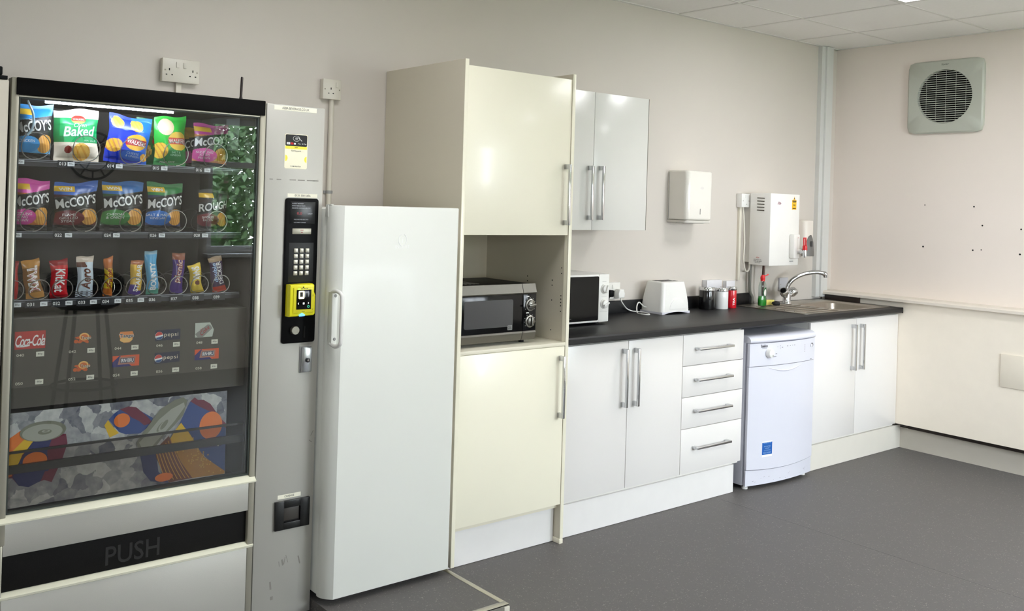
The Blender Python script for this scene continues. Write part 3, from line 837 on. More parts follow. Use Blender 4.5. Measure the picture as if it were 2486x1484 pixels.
obj('kick_plate', MB().box(FX0+.02, FX1-.02, -.55, -.54, .054, .078), BLACKP, fr)

# low platform under the fridge
pf = empty('platform', (-1.0, -.5, 0), 'low vinyl-topped platform with scuffed metal edging under the fridge', 'platform')
PX0, PX1, PYF, PZ = -1.2835, -.7065, -1.031, .050
obj('deck', MB().box(PX0+.002, PX1-.018, PYF+.018, -.003, .0006, PZ-.001), FLOOR, pf)
obj('edge_trim', MB().box(PX1-.022, PX1, PYF, -.003, PZ-.006, PZ, .001).box(PX1-.004, PX1, PYF, -.003, .0006, PZ-.002), ALU, pf)
obj('edge_trim', MB().box(PX0, PX1-.0005, PYF-.0005, PYF+.026, PZ-.006, PZ+.0003, .001).box(PX0, PX1-.0005, PYF-.0005, PYF+.004, .0006, PZ-.002), ALU, pf)
obj('corner_cap', MB().box(PX1-.024, PX1+.003, PYF-.004, PYF+.020, .004, PZ-.008, .004), M('scuffed white', (206,200,186), .5, bump=.6, bscale=120), pf)

# ---------------------------------------------------------------- dishwasher
dw = empty('dishwasher', (1.615, -.3, 0), 'freestanding white dishwasher under the worktop, between drawers and sink cabinet', 'dishwasher')
DX0, DX1 = 1.328, 1.913; cx = (DX0+DX1)/2; hw = (DX1-DX0)/2
obj('body', MB().box(DX0, DX1, -.553, -.03, .022, .80, .003), WHITEA, dw)
def bulge(x): return -.574 - .026*(1-((x-cx)/hw)**2)
def bowed(x0, x1, zf0, zf1, yb, off=0.0, n=20):
    """slab whose front bows outward across its width; bottom/top heights may depend on x"""
    m = MB(); F = []
    for k in range(n+1):
        x = x0+(x1-x0)*k/n; F.append((x, bulge(x)-off, zf0(x), zf1(x)))
    fb = [m._v((x, y, a)) for (x, y, a, b_) in F]; ft = [m._v((x, y, b_)) for (x, y, a, b_) in F]
    bb_ = [m._v((x, yb, a)) for (x, y, a, b_) in F]; bt_ = [m._v((x, yb, b_)) for (x, y, a, b_) in F]
    for k in range(n):
        m.face([fb[k], fb[k+1], ft[k+1], ft[k]]); m.face([ft[k], ft[k+1], bt_[k+1], bt_[k]])
        m.face([bb_[k+1], bb_[k], bt_[k], bt_[k+1]]); m.face([bb_[k], bb_[k+1], fb[k+1], fb[k]])
    m.face([bb_[0], fb[0], ft[0], bt_[0]]); m.face([fb[n], bb_[n], bt_[n], ft[n]])
    return m
sag = lambda x: .012*(1-((x-cx)/hw)**2)
dd = obj('door', bowed(DX0, DX1, lambda x: .112-sag(x), lambda x: .664, -.566, .006), WHITEA, dw, True, angle=50)
pn = obj('control_panel', bowed(DX0, DX1, lambda x: .667, lambda x: .790, -.566, .008), WHITEA, dw, True, angle=50)
obj('kick_panel', bowed(DX0, DX1, lambda x: .022, lambda x: .108-sag(x), -.566, .002), WHITEA, dw, True, angle=50)
LP = [(-.6,.793),(-.606,.800),(-.604,.812),(-.594,.823),(-.575,.830),(-.55,.832),(-.30,.833),(-.05,.833),(-.05,.793)]
lid = MB(); NL = 20; RW = []
for k in range(NL+1):
    x = DX0+(DX1-DX0)*k/NL; off = bulge(x)-.008+.600
    RW.append([lid._v((x, y+off*max(0, min(1, (-.40-y)/.18)), z)) for (y, z) in LP])
for A, B in zip(RW, RW[1:]):
    for k in range(len(LP)): lid.face([A[k], B[k], B[(k+1)%len(LP)], A[(k+1)%len(LP)]])
lid.face(RW[0]); lid.face(RW[-1][::-1]); bmesh.ops.recalc_face_normals(lid.bm, faces=lid.bm.faces)
obj('lid', lid, WHITEA, dw, True, angle=50)
# crescent finger recess along the top of the door
P = []
for k in range(17):
    t = k/16; x = cx-.155+.31*t; P.append((x, bulge(x)-.0065, .655-.024*math.sin(PI*t)))
lp = MB(); lp.tube(P, [.001+.004*math.sin(PI*k/16) for k in range(17)], 8); obj('finger_grip', lp, WHITEA, dd)
kb = obj('dial', MB().lathe([(.025,0),(.025,.010),(.022,.022),(.019,.024)], (1.466, bulge(1.463)-.008, .734), 'y', 32), WHITEP, pn)
obj('pointer', MB().box(1.470,1.473, bulge(1.463)-.0335, bulge(1.463)-.031, .715,.727), GREYP, kb, False)
t = MB(); yp = lambda x: bulge(x)-.0087
vs, fs = glyphs('beko', bold=.03); t.raw(vs, fs, lambda p: (1.432+p[0]*.048, yp(1.432+p[0]*.048)-.0006, .775+p[1]*.017))
pl(t, [(1.414,.7615),(1.450,.7615),(1.450,.763),(1.414,.763)], 0)
for v in t.bm.verts:
    if v.co.y == 0: v.co.y = yp(v.co.x)-.0006
for (x, z, w) in ((1.505,.730,.012),(1.525,.728,.012),(1.515,.712,.022),(1.535,.765,.004),(1.556,.770,.005),(1.556,.762,.005),(1.556,.753,.005),(1.575,.760,.012),(1.62,.765,.010),(1.645,.765,.006),(1.665,.766,.006),(1.685,.766,.012),(1.792,.758,.009),(1.792,.746,.009),(1.792,.734,.009),(1.792,.722,.007),(1.865,.672,.02)):
    t.poly([(x-w/2, yp(x-w/2)-.0006, z-.0014), (x+w/2, yp(x+w/2)-.0006, z-.0014), (x+w/2, yp(x+w/2)-.0006, z+.0014), (x-w/2, yp(x-w/2)-.0006, z+.0014)])
obj('lettering', t, M('print grey', (90,90,96), .5), pn, False)
rg = MB(); rg.lathe([(.012,0),(.012,.0008)], (1.872, yp(1.86), .752), 'y', 20); obj('power_button', rg, M('button grey', (96,92,96), .4), pn)
obj('button_face', MB().lathe([(.009,.0008),(.009,.003)], (1.867, yp(1.86), .750), 'y', 20), WHITEA, pn)
st = MB(); ys = bulge(1.46)-.0072
rect(st, 1.438, 1.516, .172, .252, ys-.006*.0); 
sk_ = MB()
def on_door(x, z, o=.0004): return (x, bulge(x)-.006-o, z)
sk_.grid(lambda u, v: on_door(1.438+.078*u, .170+.084*v), 6, 14, lambda u, v: 1 if .16 < v < .90 else 0)
s_ = obj('rating_sticker', sk_, [INKW, M('sticker blue', (20,92,172), .4)], dd, False)
t = MB()
for (txt, z, w, h) in (('SUITABLE FOR USE',.246,.060,.006),('PROTECTED',.226,.05,.006),('AGAINST',.216,.034,.006),('CONTAMINATION',.205,.05,.005),('DON’T WORRY',.192,.060,.008)):
    vs, fs = glyphs(txt); t.mi = 0
    t.raw(vs, fs, lambda p: on_door(1.477+p[0]*w, z+p[1]*h, .0010))
obj('lettering', t, M('sticker pale', (170,205,240), .5), s_, False)
for (x, y) in ((DX0+.035,-.545),(DX1-.035,-.545),(DX0+.035,-.07),(DX1-.035,-.07)):
    obj('foot', MB().lathe([(.017,0),(.017,.008),(.010,.010),(.010,.024)], (x,y,0.0005), 'z', 14), WHITEP, dw)
sm = MB(); rs = random.Random(5)
for k in range(16):
    x = rs.uniform(1.36,1.85); z = rs.uniform(.03,.06); w = rs.uniform(.002,.012)
    y = bulge(x)-.0024; sm.poly([(x,y,z),(x+w,bulge(x+w)-.0024,z+.001),(x+w,bulge(x+w)-.0024,z+.003),(x,y,z+.0015)])
obj('scuff', sm, M('scuff', (120,116,130), .7), dw, False)

dw.rotation_euler.z = -.035; dw.location = (1.625, -.312, 0)
# ---------------------------------------------------------------- instant water boiler over the sink
bo = empty('water_boiler', (2.19, -.1, 1.168), 'white wall-mounted water boiler above the sink with red tap lever', 'water boiler')
BOX = M('boiler white', (240,238,233), .35)
obj('casing', MB().box(2.030, 2.340, -.205, -.055, 1.168, 1.617, .004), BOX, bo)
obj('mounting_plate', MB().box(2.050, 2.320, -.055, -.001, 1.182, 1.613), BOX, bo)
v = MB()
for k in range(5): v.tube([(2.0297,-.160,1.585-.019*k),(2.0297,-.108,1.587-.019*k)], .0032, 8)
obj('vent', v, M('vent shade', (96,90,80), .7), bo)
t = MB(); put_text(t, 'Zip', 2.118, 1.556, .040, .020, -.2056, bold=.03, shear=.3)
obj('lettering', t, M('logo maroon', (128,50,84), .5), bo, False)
def side_text(mb, s, yc, zc, w, h, **k):
    vs, fs = glyphs(s, **k); mb.raw(vs, fs, lambda p: (2.0294, yc-p[0]*w, zc+p[1]*h)); return mb
t = MB(); side_text(t, 'Zip', -.120, 1.215, .026, .009, bold=.02, shear=.3); obj('lettering', t, M('logo pale red', (196,90,80), .5), bo, False)
t = MB(); side_text(t, 'FOR SERVICE CALL', -.122, 1.203, .058, .006); side_text(t, '0345 602 4533', -.122, 1.193, .058, .006, bold=.02); side_text(t, 'INSTALLER', -.122, 1.183, .04, .004)
obj('lettering', t, INKB, bo, False)
YEL = M('warning yellow', (246,190,30), .4)
m = MB(); pl(m, [(2.255,1.520),(2.303,1.520),(2.303,1.580),(2.288,1.583),(2.279,1.604),(2.270,1.583),(2.255,1.580)], -.2056)
wl = obj('warning_label', m, YEL, bo, False)
t = MB()
for (z, w, h) in ((1.574,.042,.006),(1.566,.034,.003),(1.550,.026,.003),(1.545,.022,.003),(1.528,.034,.005)): rect(t, 2.279-w/2, 2.279+w/2, z-h/2, z+h/2, -.2060)
pl(t, [(2.274,1.586),(2.284,1.586),(2.279,1.598)], -.2060)
obj('print', t, INKB, wl, False)
obj('tap_housing', MB().box(2.235, 2.300, -.242, -.205, 1.214, 1.366, .008), BOX, bo)
obj('boss', MB().lathe([(.016,0),(.014,.018)], (2.282,-.242,1.258), 'y', 18), BOX, bo)
sp_ = obj('spout', MB().tube([(2.275,-.258,1.258),(2.266,-.285,1.256),(2.262,-.300,1.250)], .008, 12).lathe([(.012,-.026),(.013,0),(.012,.020)], (2.262,-.300,1.250), 'z', 16), CHROME, bo)
RED = M('lever red', (206,26,32), .35)
m = MB(); m.lathe([(.015,.020),(.014,.046),(.010,.050)], (2.262,-.300,1.250), 'z', 16)
m.tube([(2.252,-.300,1.292),(2.248,-.300,1.345)], .0042, 8).tube([(2.272,-.300,1.292),(2.270,-.300,1.345)], .0042, 8).tube([(2.246,-.300,1.345),(2.272,-.300,1.345)], .0042, 8)
obj('lever', m, RED, sp_)
t = MB(); put_text(t, 'Zip', 2.278, 1.344, .016, .007, -.2426, shear=.3); obj('lettering', t, M('logo pale red', (196,90,80)), bo, False)
m = MB(); rect(m, 2.243, 2.285, 1.192, 1.197, -.2056); obj('lettering', m, GREYP, bo, False)
isb = empty('isolator_switch', (2.0, 0, 1.525), 'small white isolator switch box left of the water boiler', 'switch')
obj('box', MB().box(1.962, 2.046, -.042, -.0005, 1.526, 1.611, .003), WHITEP, isb)
obj('rocker', MB().box(1.998, 2.012, -.045, -.041, 1.585, 1.603, .001), WHITEP, isb)
for (x, z) in ((1.976,1.566),(2.034,1.566),(2.012,1.545)): obj('screw', MB().lathe([(.003,0),(.003,.0008)], (x,-.042,z), 'y', 10), M('screw head', (150,144,130), .4, .8), isb)
tag(obj('trunking', MB().box(1.978, 1.998, -.018, 0, 1.067, 1.5255, .001), M('trunking cream', (222,216,200), .45)), 'narrow cream cable trunking below the isolator switch', 'trunking')
tag(obj('boiler_cable', MB().tube(smooth_path([(2.005,-.022,1.526),(2.008,-.03,1.42),(2.012,-.034,1.30),(2.008,-.034,1.20),(2.03,-.03,1.135),(2.06,-.03,1.122),(2.075,-.03,1.145),(2.078,-.03,1.181)]), .005, 8), M('cable cream', (224,219,206), .45)), 'white flex hanging beside the boiler in a loop', 'cable')
tag(obj('drain_pipe', MB().tube(smooth_path([(2.088,-.028,1.181),(2.086,-.028,1.10),(2.090,-.026,1.02),(2.100,-.024,.985),(2.128,-.020,.955),(2.128,-.020,.9150)]), .010, 12), M('pipe grey', (122,120,112), .45)), 'grey drain pipe behind the worktop end of the upstand', 'pipe')
tag(obj('copper_pipe', MB().tube(smooth_path([(2.150,-.085,1.1675),(2.146,-.085,1.08),(2.146,-.085,1.0),(2.165,-.075,.955),(2.185,-.068,.920)]), .0085, 12), M('brown pipe', (74,48,38), .4, .3)), 'dark brown water pipe below the boiler, behind the green bottle', 'pipe')

# ---------------------------------------------------------------- paper towel dispenser
td = empty('towel_dispenser', (1.43, -.07, 1.42), 'white folded paper towel dispenser on the wall', 'towel dispenser')
TW = M('dispenser white', (235,231,222), .16, coat=.4)
TX0, TX1 = 1.308, 1.550
# rounded front: outline in plan, extruded and capped
plan = [(TX0,-.002)] + [(TX0+.004, -.09)] + arc(TX0+.034, -.115, .03, PI, 1.5*PI, 8) + [((TX0+TX1)/2, -.152)] + arc(TX1-.034, -.115, .03, 1.5*PI, 2*PI, 8) + [(TX1-.004,-.09),(TX1,-.002)]
m = MB(); m.prism(plan, 'z', 1.441, 1.728, .012, 4); obj('cover', m, TW, td, True, angle=35)
base_plan = [(x, y if y > -.05 else y+.004) for (x, y) in plan]
m = MB(); m.prism(base_plan, 'z', 1.424, 1.440, .003); obj('base_tray', m, M('dispenser base', (206,202,194), .4), td, True, angle=35)
m = MB(); m.prism([(1.34,-.10),(1.52,-.10),(1.52,-.04),(1.34,-.04)], 'z', 1.421, 1.4245); obj('outlet', m, M('dispenser outlet', (150,148,146), .6), td, False)
m = MB(); ell(m, 1.432, 1.628, .016, .0085, -.1525, 24); obj('badge', m, M('badge grey', (216,212,206), .4), td, False)
obj('level_slot', MB().box(1.4195, 1.4230, -.1520, -.140, 1.475, 1.508), DKGREY, td, False)
obj('seam', MB().box(TX0-.0008, TX0+.001, -.012, -.010, 1.45, 1.72), GREYP, td, False)

# soap dispenser past the boiler
sd = empty('soap_dispenser', (2.64, -.06, 1.214), 'white and grey wall soap dispenser between the boiler and the corner', 'soap dispenser')
plan = [(2.575,0),(2.572,-.06)] + arc(2.602,-.075,.03,PI,1.5*PI,5) + arc(2.648,-.075,.03,1.5*PI,2*PI,5) + [(2.678,-.06),(2.676,0)]
m = MB(); m.prism(plan, 'z', 1.26, 1.452, .008, 3); obj('reservoir', m, M('soap white', (236,228,218), .35), sd, True, angle=35)
gp = M('soap grey', (112,110,106), .4)
m = MB()
def lever(u, v):
    a = (u-.5)*2; z = 1.216 + .140*v; k = math.sqrt(max(0, 1-v**2.2))
    return (2.625+a*.050*k, -.106-.022*(1-a*a)*(1-v*.6), z)
m.grid(lever, 12, 14)
r_ = bmesh.ops.extrude_face_region(m.bm, geom=m.bm.faces[:])
for g in r_['geom']:
    if isinstance(g, bmesh.types.BMVert): g.co.y += .03
bmesh.ops.recalc_face_normals(m.bm, faces=m.bm.faces)
lv = obj('push_lever', m, gp, sd, True, angle=50)
obj('lever_slot', MB().tube([(2.612,-.1265,1.28),(2.614,-.124,1.315)], .006, 8), DKGREY, lv)
# ---------------------------------------------------------------- snack vending machine
SILV = M('machine silver paint', (182,180,172), .42, .25, vary=.02, scale=6, bump=.15, bscale=900)
SILVF = M('machine frame silver', (176,172,156), .35, .5)
BRITE = M('machine bright sill', (246,243,220), .35)
INT = M('machine interior', (92,88,83), .6)
INT2 = M('machine drinks panel', (84,79,72), .5)
CLEARP = glass_mat('machine glass', (.95,.96,.955,1), 1.6, 0.0, 1.35)
vm = empty('vending_machine', (-1.8, -.3, 0), 'silver snack vending machine with glass front full of crisps and chocolate', 'vending machine')
VX0, VX1, VY = -2.327, -1.287, -.600
GX0, GX1, GZ0, GZ1 = -2.306, -1.538, .539, 1.781
cab = MB()
cab.box(VX0+.004, VX0+.022, -.54, -.03, .012, 1.828); cab.box(GX1+.002, GX1+.02, -.54, -.03, .012, 1.828)
cab.box(VX1-.012, VX1-.001, -.54, -.03, .012, 1.828); cab.box(VX0+.004, VX1-.001, -.045, -.03, .012, 1.828)
cab.box(VX0+.004, VX1-.001, -.54, -.03, 1.812, 1.828); cab.box(VX0+.004, VX1-.001, -.54, -.03, .012, .03)
cab.box(GX1+.02, VX1-.012, -.54, -.52, .03, 1.812)
obj('cabinet', cab, SILV, vm, False)
lin_ = MB()
lin_.box(GX0+.003, GX1-.003, -.075, -.070, .54, 1.80); lin_.box(GX0-.0, GX0+.003, -.56, -.07, .5, 1.80); lin_.box(GX1-.003, GX1, -.56, -.07, .5, 1.80)
lin_.box(GX0, GX1, -.56, -.07, 1.797, 1.80); lin_.box(GX0, GX1, -.56, -.07, .512, .515)
obj('interior_lining', lin_, INT, vm, False)
# door frame
obj('header', MB().box(-2.314, -1.522, -.606, -.54, 1.787, 1.838, .002), M('header black', (6,5,5), .5, spec=.08, bump=.1, bscale=600), vm)
fr_ = MB()
fr_.box(VX0, GX0, VY, -.55, .45, 1.838, .003); fr_.box(GX1, -1.5165, VY, -.55, .010, 1.836, .003)
fr_.box(GX0, GX1, -.598, -.56, GZ1, 1.7865, .001)
fr_.box(VX0, -2.312, VY, -.55, .010, .45, .002)
obj('door_frame', fr_, SILVF, vm)
gk = MB()
for b_ in ((GX0, GX0+.005, GZ0, GZ1), (GX1-.006, GX1, GZ0, GZ1), (GX0+.005, GX1-.006, GZ0, GZ0+.005), (GX0+.005, GX1-.006, GZ1-.004, GZ1)):
    gk.box(b_[0], b_[1], -.594, -.575, b_[2], b_[3])
obj('gasket', gk, M('gasket grey green', (52,58,52), .5), vm, False)
obj('glass', MB().box(GX0+.001, GX1-.001, -.5895, -.5840, GZ0+.001, GZ1-.001), CLEARP, vm, False)
obj('sill', MB().prism([(-.612,.516),(-.614,.521),(-.592,.538),(-.56,.538),(-.56,.516)], 'x', VX0+.001, -1.5168, .001), BRITE, vm)
obj('front_panel', MB().box(-2.311, -1.5385, -.5985, -.56, .417, .5155, .001), SILV, vm)
flap = obj('delivery_flap', MB().box(-2.3115, -1.5385, -.585, -.565, .306, .4165, .002), M('flap black', (15,14,13), .6, spec=.15, bump=.4, bscale=900), vm)
t = MB(); put_text(t, 'PUSH', -1.925, .352, .172, .060, -.5862, bold=.01); obj('lettering', t, M('flap emboss', (26,24,23), .5), flap, False)
obj('flap_sill', MB().prism([(-.600,.288),(-.604,.296),(-.588,.305),(-.56,.305),(-.56,.288)], 'x', VX0+.001, -1.5168, .0008), BRITE, vm)
obj('lower_panel', MB().box(-2.3115, -1.5385, -.5985, -.56,   .010, .287, .001), SILV, vm)
for (x, y) in ((-2.28,-.5),(-1.33,-.5),(-2.28,-.08),(-1.33,-.08)): obj('foot', MB().cyl((x,y,.0004),(x,y,.014),.022,14), BLACKP, vm)
# payment column
col = obj('payment_column', MB().box(-1.514, VX1, VY, -.54, .010, 1.832, .0025), SILV, vm)
gr = MB(); rs = random.Random(4)
for (a, b_) in ((-1.497,-1.484),(-1.470,-1.452),(-1.42,-1.395),(-1.388,-1.36),(-1.352,-1.32),(-1.326,-1.305)):
    rect(gr, a, b_, 1.5665, 1.5695, -.6003)
for (x, z, w, h, a) in ((-1.415,.205,.002,.018,.1),(-1.402,.208,.006,.022,.2),(-1.394,.213,.003,.026,-.2),(-1.385,.218,.002,.030,.3),(-1.337,.205,.005,.030,.25),(-1.446,.135,.007,.028,.1),(-1.300,.655,.002,.02,-.5),(-1.306,.627,.002,.014,.9),(-1.44,.09,.01,.012,0)):
    c_, s_ = math.cos(a), math.sin(a)
    pl(gr, [(x+u*c_-v*s_, z+u*s_+v*c_) for (u, v) in ((-w/2,-h/2),(w/2,-h/2),(w/2,h/2),(-w/2,h/2))], -.6003)
obj('scratches', gr, M('scratch grey', (132,128,121), .6), col, False)
def label(x0, x1, z0, z1, s, w, h, name='label_strip', tilt=0.0):
    m = MB(); pl(m, [(x0,z0),(x1,z0+tilt),(x1,z1+tilt),(x0,z1)], -.6005)
    l = obj(name, m, LABELW, col, False)
    t = MB(); put_text(t, s, (x0+x1)/2, (z0+z1+tilt)/2, w, h, -.6010, rot=math.atan2(tilt, x1-x0)); obj('lettering', t, INKB, l, False)
label(-1.487, -1.321, 1.8125, 1.8285, 'ALBA BEVERAGE.CO.UK', .106, .0085)
label(-1.426, -1.308, 1.5065, 1.520, '0131 338 5656', .062, .0075)
label(-1.428, -1.338, .435, .4495, 'CHANGE', .038, .0075, tilt=-.0)
# contactless sticker (its square code left out)
m = MB(); m.poly([(p[0], -.6005, p[1]) for p in rrect(-1.4425, -1.3535, 1.608, 1.731, .006, 0, 5)])
stk = obj('payment_sticker', m, M('sticker cream', (246,240,212), .5), col, False)
m = MB(); m.poly([(p[0], -.6008, p[1]) for p in rrect(-1.4405, -1.3555, 1.688, 1.729, .005, 0, 5)])
obj('print', m, INKB, stk, False)
m = MB(); rect(m, -1.4405, -1.3555, 1.678, 1.688, -.6008); ell(m, -1.4395, 1.645, .009, .011, -.6008, 20, a0=-PI/2, a1=PI/2); ell(m, -1.3560, 1.642, .009, .011, -.6008, 20, a0=PI/2, a1=3*PI/2)
YLW = M('sticker yellow', (246,232,70), .5)
obj('print', m, YLW, stk, False)
t = MB()
P = [(-1.398+.013*math.cos(2*PI*k/28), -.6012, 1.7155+.0095*math.sin(2*PI*k/28)) for k in range(28)]; t.tube(P, .0006, 5, closed=True)
for k in range(4):
    Q = [(-1.404+.0016*k+(.0022+.0010*k)*math.cos(a), -.6012, 1.7155+(.0035+.0010*k)*math.sin(a)) for a in (-.9,-.45,0,.45,.9)]; t.tube(Q, .0005, 5)
t.tube([(-1.392,-.6012,1.7200),(-1.385,-.6012,1.7140),(-1.3765,-.6012,1.7075)], .0012, 5)
rect(t, -1.4355, -1.4225, 1.6935, 1.7010, -.6011)
put_text(t, 'Pay', -1.3855, 1.6970, .009, .006, -.6011); put_text(t, 'G Pay', -1.3675, 1.6970, .018, .006, -.6011)
rect(t, -1.4070, -1.4005, 1.6940, 1.7000, -.6011)
obj('pay_marks', t, INKW, stk, False)
t = MB(); ell(t, -1.4172, 1.6972, .0036, .0040, -.6012, 16); ell(t, -1.4125, 1.6972, .0036, .0040, -.6012, 16); obj('pay_marks', t, INKR, stk, False)
t = MB(); put_text(t, 'VISA', -1.429, 1.6973, .009, .0035, -.6013); put_text(t, 'nayax', -1.398, 1.6830, .013, .004, -.6013, bold=.02); put_text(t, 'Get Rewards', -1.3985, 1.6720, .038, .005, -.6013)
put_text(t, '1289870', -1.399, 1.6165, .040, .005, -.6013, spacing=1.3)
obj('lettering', t, INKB, stk, False)
# control panel
m = MB(); m.prism(rrect(-1.4355, -1.3045, .987, 1.5035, .010, 0, 5) and [(p[0], p[1]) for p in rrect(-1.4355, -1.3045, .987, 1.5035, .010, 0, 5)], 'y', -.607, -.600, .002)
pan = obj('control_panel', m, BLACKP, vm)
ds = obj('display', MB().box(-1.418, -1.318, -.6080, -.606, 1.413, 1.492, .0015), M('display black', (14,15,18), .3), pan)
t = MB()
for (s, z, w) in (('INSERT MONEY',1.4845,.046),('MAKE SELECTION',1.4765,.052),('RECEIVE CHANGE BELOW',1.4685,.074)): put_text(t, s, -1.411+w/2, z, w, .0045, -.6084, shear=.2, bold=.01)
put_text(t, 'CREDIT', -1.339, 1.449, .020, .005, -.6084, bold=.01); put_text(t, 'MAKE ANOTHER SELECTION', -1.374, 1.428, .056, .004, -.6084); put_text(t, 'USE CORRECT CHANGE', -1.379, 1.417, .046, .004, -.6084)
obj('lettering', t, M('display print', (176,178,184), .5), ds, False)
t = MB(); put_text(t, '0.0', -1.381, 1.4495, .020, .009, -.6084, bold=.02); obj('digits', t, M('display red', (120,16,26), .4, emit=.3), ds, False)
nt_ = obj('note_slot', MB().box(-1.407, -1.333, -.6095, -.606, 1.3755, 1.3960, .001), M('slot plate', (176,172,156), .4, .5), pan)
obj('print', rect(rect(MB(), -1.376, -1.364, 1.389, 1.3915, -.6099), -1.374, -1.366, 1.3805, 1.383, -.6099), M('display red', (120,16,26)), nt_, False)
obj('keypad_plate', MB().box(-1.418, -1.320, -.6075, -.606, 1.205, 1.345, .001), M('keypad plate', (12,12,13), .5), pan)
KEY = M('key steel', (186,182,168), .35, .6)
KS = ['1','2','3','4','5','6','7','8','9','A','0','B','C','D','E']
for r_i in range(5):
    for c_i in range(3):
        x = -1.3915 + .0225*c_i; z = 1.3175 - .0202*r_i
        k = obj('key', MB().box(x-.0078, x+.0078, -.6115, -.607, z-.0078, z+.0078, .0015), KEY, pan)
        t = MB(); put_text(t, KS[r_i*3+c_i], x+.003, z-.002, .0035, .006, -.6119); obj('lettering', t, INKW, k, False)
# yellow card reader
YEL2 = M('reader yellow', (238,230,24), .35)
rd = MB()
rd.prism([(-1.427,1.086),(-1.332,1.088),(-1.3265,1.094),(-1.3265,1.160),(-1.331,1.172),(-1.331,1.196),(-1.336,1.2005),(-1.427,1.1985)], 'y', -.646, -.606, .006, 2)
rdo = obj('card_reader', rd, YEL2, vm, True, angle=30)
rd2 = MB(); rd2.prism([(-1.4155,1.098),(-1.338,1.099),(-1.3325,1.104),(-1.3325,1.158),(-1.337,1.170),(-1.337,1.190),(-1.4155,1.189)], 'y', -.650, -.645, .003, 2)
obj('bezel', rd2, M('reader yellow face', (226,216,30), .4), rdo, True, angle=30)
scn = obj('screen', MB().box(-1.404, -1.347, -.6515, -.649, 1.112, 1.181, .0006), BLACKG, rdo)
m = MB(); m.poly([(p[0], -.6518, p[1]) for p in rrect(-1.397, -1.374, 1.149, 1.1775, .004, 0, 4)]); obj('tap_icon', m, M('icon pale yellow', (248,246,190), .4, emit=.7), scn, False)
m = MB(); rect(m, -1.3915, -1.3805, 1.1565, 1.1725, -.6522); obj('tap_icon', m, INKB, scn, False)
t = MB(); put_text(t, '<', -1.397, 1.133, .004, .008, -.6518, bold=.03); rect(t, -1.3795, -1.3730, 1.1295, 1.1360, -.6518); put_text(t, '>', -1.3575, 1.1335, .004, .008, -.6518, bold=.03); obj('lettering', t, M('screen white', (240,240,240), .4, emit=.6), scn, False)
m = MB(); P = [(-1.3575+.0035*math.cos(2*PI*k/16), -.6518, 1.1215+.0035*math.sin(2*PI*k/16)) for k in range(16)]; m.tube(P, .0012, 6, closed=True); obj('ok_ring', m, M('ring teal', (60,190,150), .4, emit=.5), scn)
m = MB(); m.lathe([(.0025,0),(.0025,.0008)], (-1.378,-.650,1.190), 'y', 12); obj('camera_dot', m, INKB, rdo, False)
m = MB(); rect(m, -1.399, -1.390, 1.1825, 1.1862, -.6504); obj('status_light', m, M('green led', (150,240,60), .4, emit=1.2), rdo, False)
t = MB(); put_text(t, 'nayax', -1.376, 1.1045, .012, .0035, -.6504, bold=.02); rect(t, -1.342, -1.3385, 1.1105, 1.1125, -.6504); rect(t, -1.3405, -1.339, 1.156, 1.163, -.6504); rect(t, -1.387, -1.380, 1.1835, 1.1855, -.6504); rect(t, -1.377, -1.370, 1.1838, 1.1858, -.6504); rect(t, -1.367, -1.360, 1.1840, 1.1860, -.6504); obj('lettering', t, INKB, rdo, False)
m = MB(); m.tube([(-1.391,-.6475,1.0895),(-1.381,-.6500,1.0935),(-1.370,-.6475,1.0905)], [.003,.006,.003], 10); obj('blue_light', m, M('blue led', (90,150,250), .4, emit=1.6), rdo)
obj('reject_button', MB().lathe([(.0155,0),(.0155,.012),(.014,.014)], (-1.388,-.607,1.034), 'y', 28), M('button steel', (150,146,134), .35, .8), pan)
obj('coin_slot', MB().box(-1.350, -1.344, -.6085, -.606, 1.004, 1.046, .0005), HOLE, pan)
lk = obj('lock_handle', MB().box(-1.3605, -1.3155, -.603, -.600, .878, .973, .0015), GREYP, vm)
obj('plate', MB().box(-1.3555, -1.3155, -.614, -.602, .880, .971, .004), M('lock chrome', (190,192,194), .25, .9), lk)
obj('keyhole', MB().lathe([(.0085,0),(.0085,.004),(.006,.005)], (-1.3345,-.614,.924), 'y', 24), M('lock dark', (52,52,54), .35, .7), lk)
obj('keyhole', MB().lathe([(.004,.005),(.004,.007)], (-1.3345,-.614,.924), 'y', 16), CHROME, lk)
m = MB()
for b_ in ((-1.440,-1.4065,.327,.4285),(-1.342,-1.305,.327,.4285),(-1.4065,-1.342,.403,.4285),(-1.4065,-1.342,.327,.3515)): m.box(b_[0], b_[1], -.611, -.600, b_[2], b_[3], .001)
ct = obj('change_tray', m, M('tray black', (10,10,10), .35), vm)
obj('cup', MB().prism([(-.602,.3515),(-.585,.3515),(-.585,.403),(-.602,.403)], 'x', -1.4065, -1.342), HOLE, ct, False)
obj('flap', MB().box(-1.4055, -1.345, -.6045, -.6025, .3565, .4025, .0008), M('tray flap', (58,54,50), .35), ct)
obj('antenna', MB().tube([(-1.590,-.55,1.838),(-1.590,-.55,1.845),(-1.590,-.55,1.852),(-1.588,-.55,1.917),(-1.588,-.55,1.920)], [.007,.006,.0045,.0045,.003], 12), M('antenna black', (34,24,22), .4), vm)
# light strip above the top shelf
LEDM = M('led strip', (228,238,255), .4, emit=1.0); LEDM.node_tree.nodes['Principled BSDF'].inputs['Emission Strength'].default_value = LED_E
obj('light_strip', MB().tube([(-2.225,-.562,1.7745),(-1.83,-.562,1.7745)], .0027, 10), LEDM, vm)

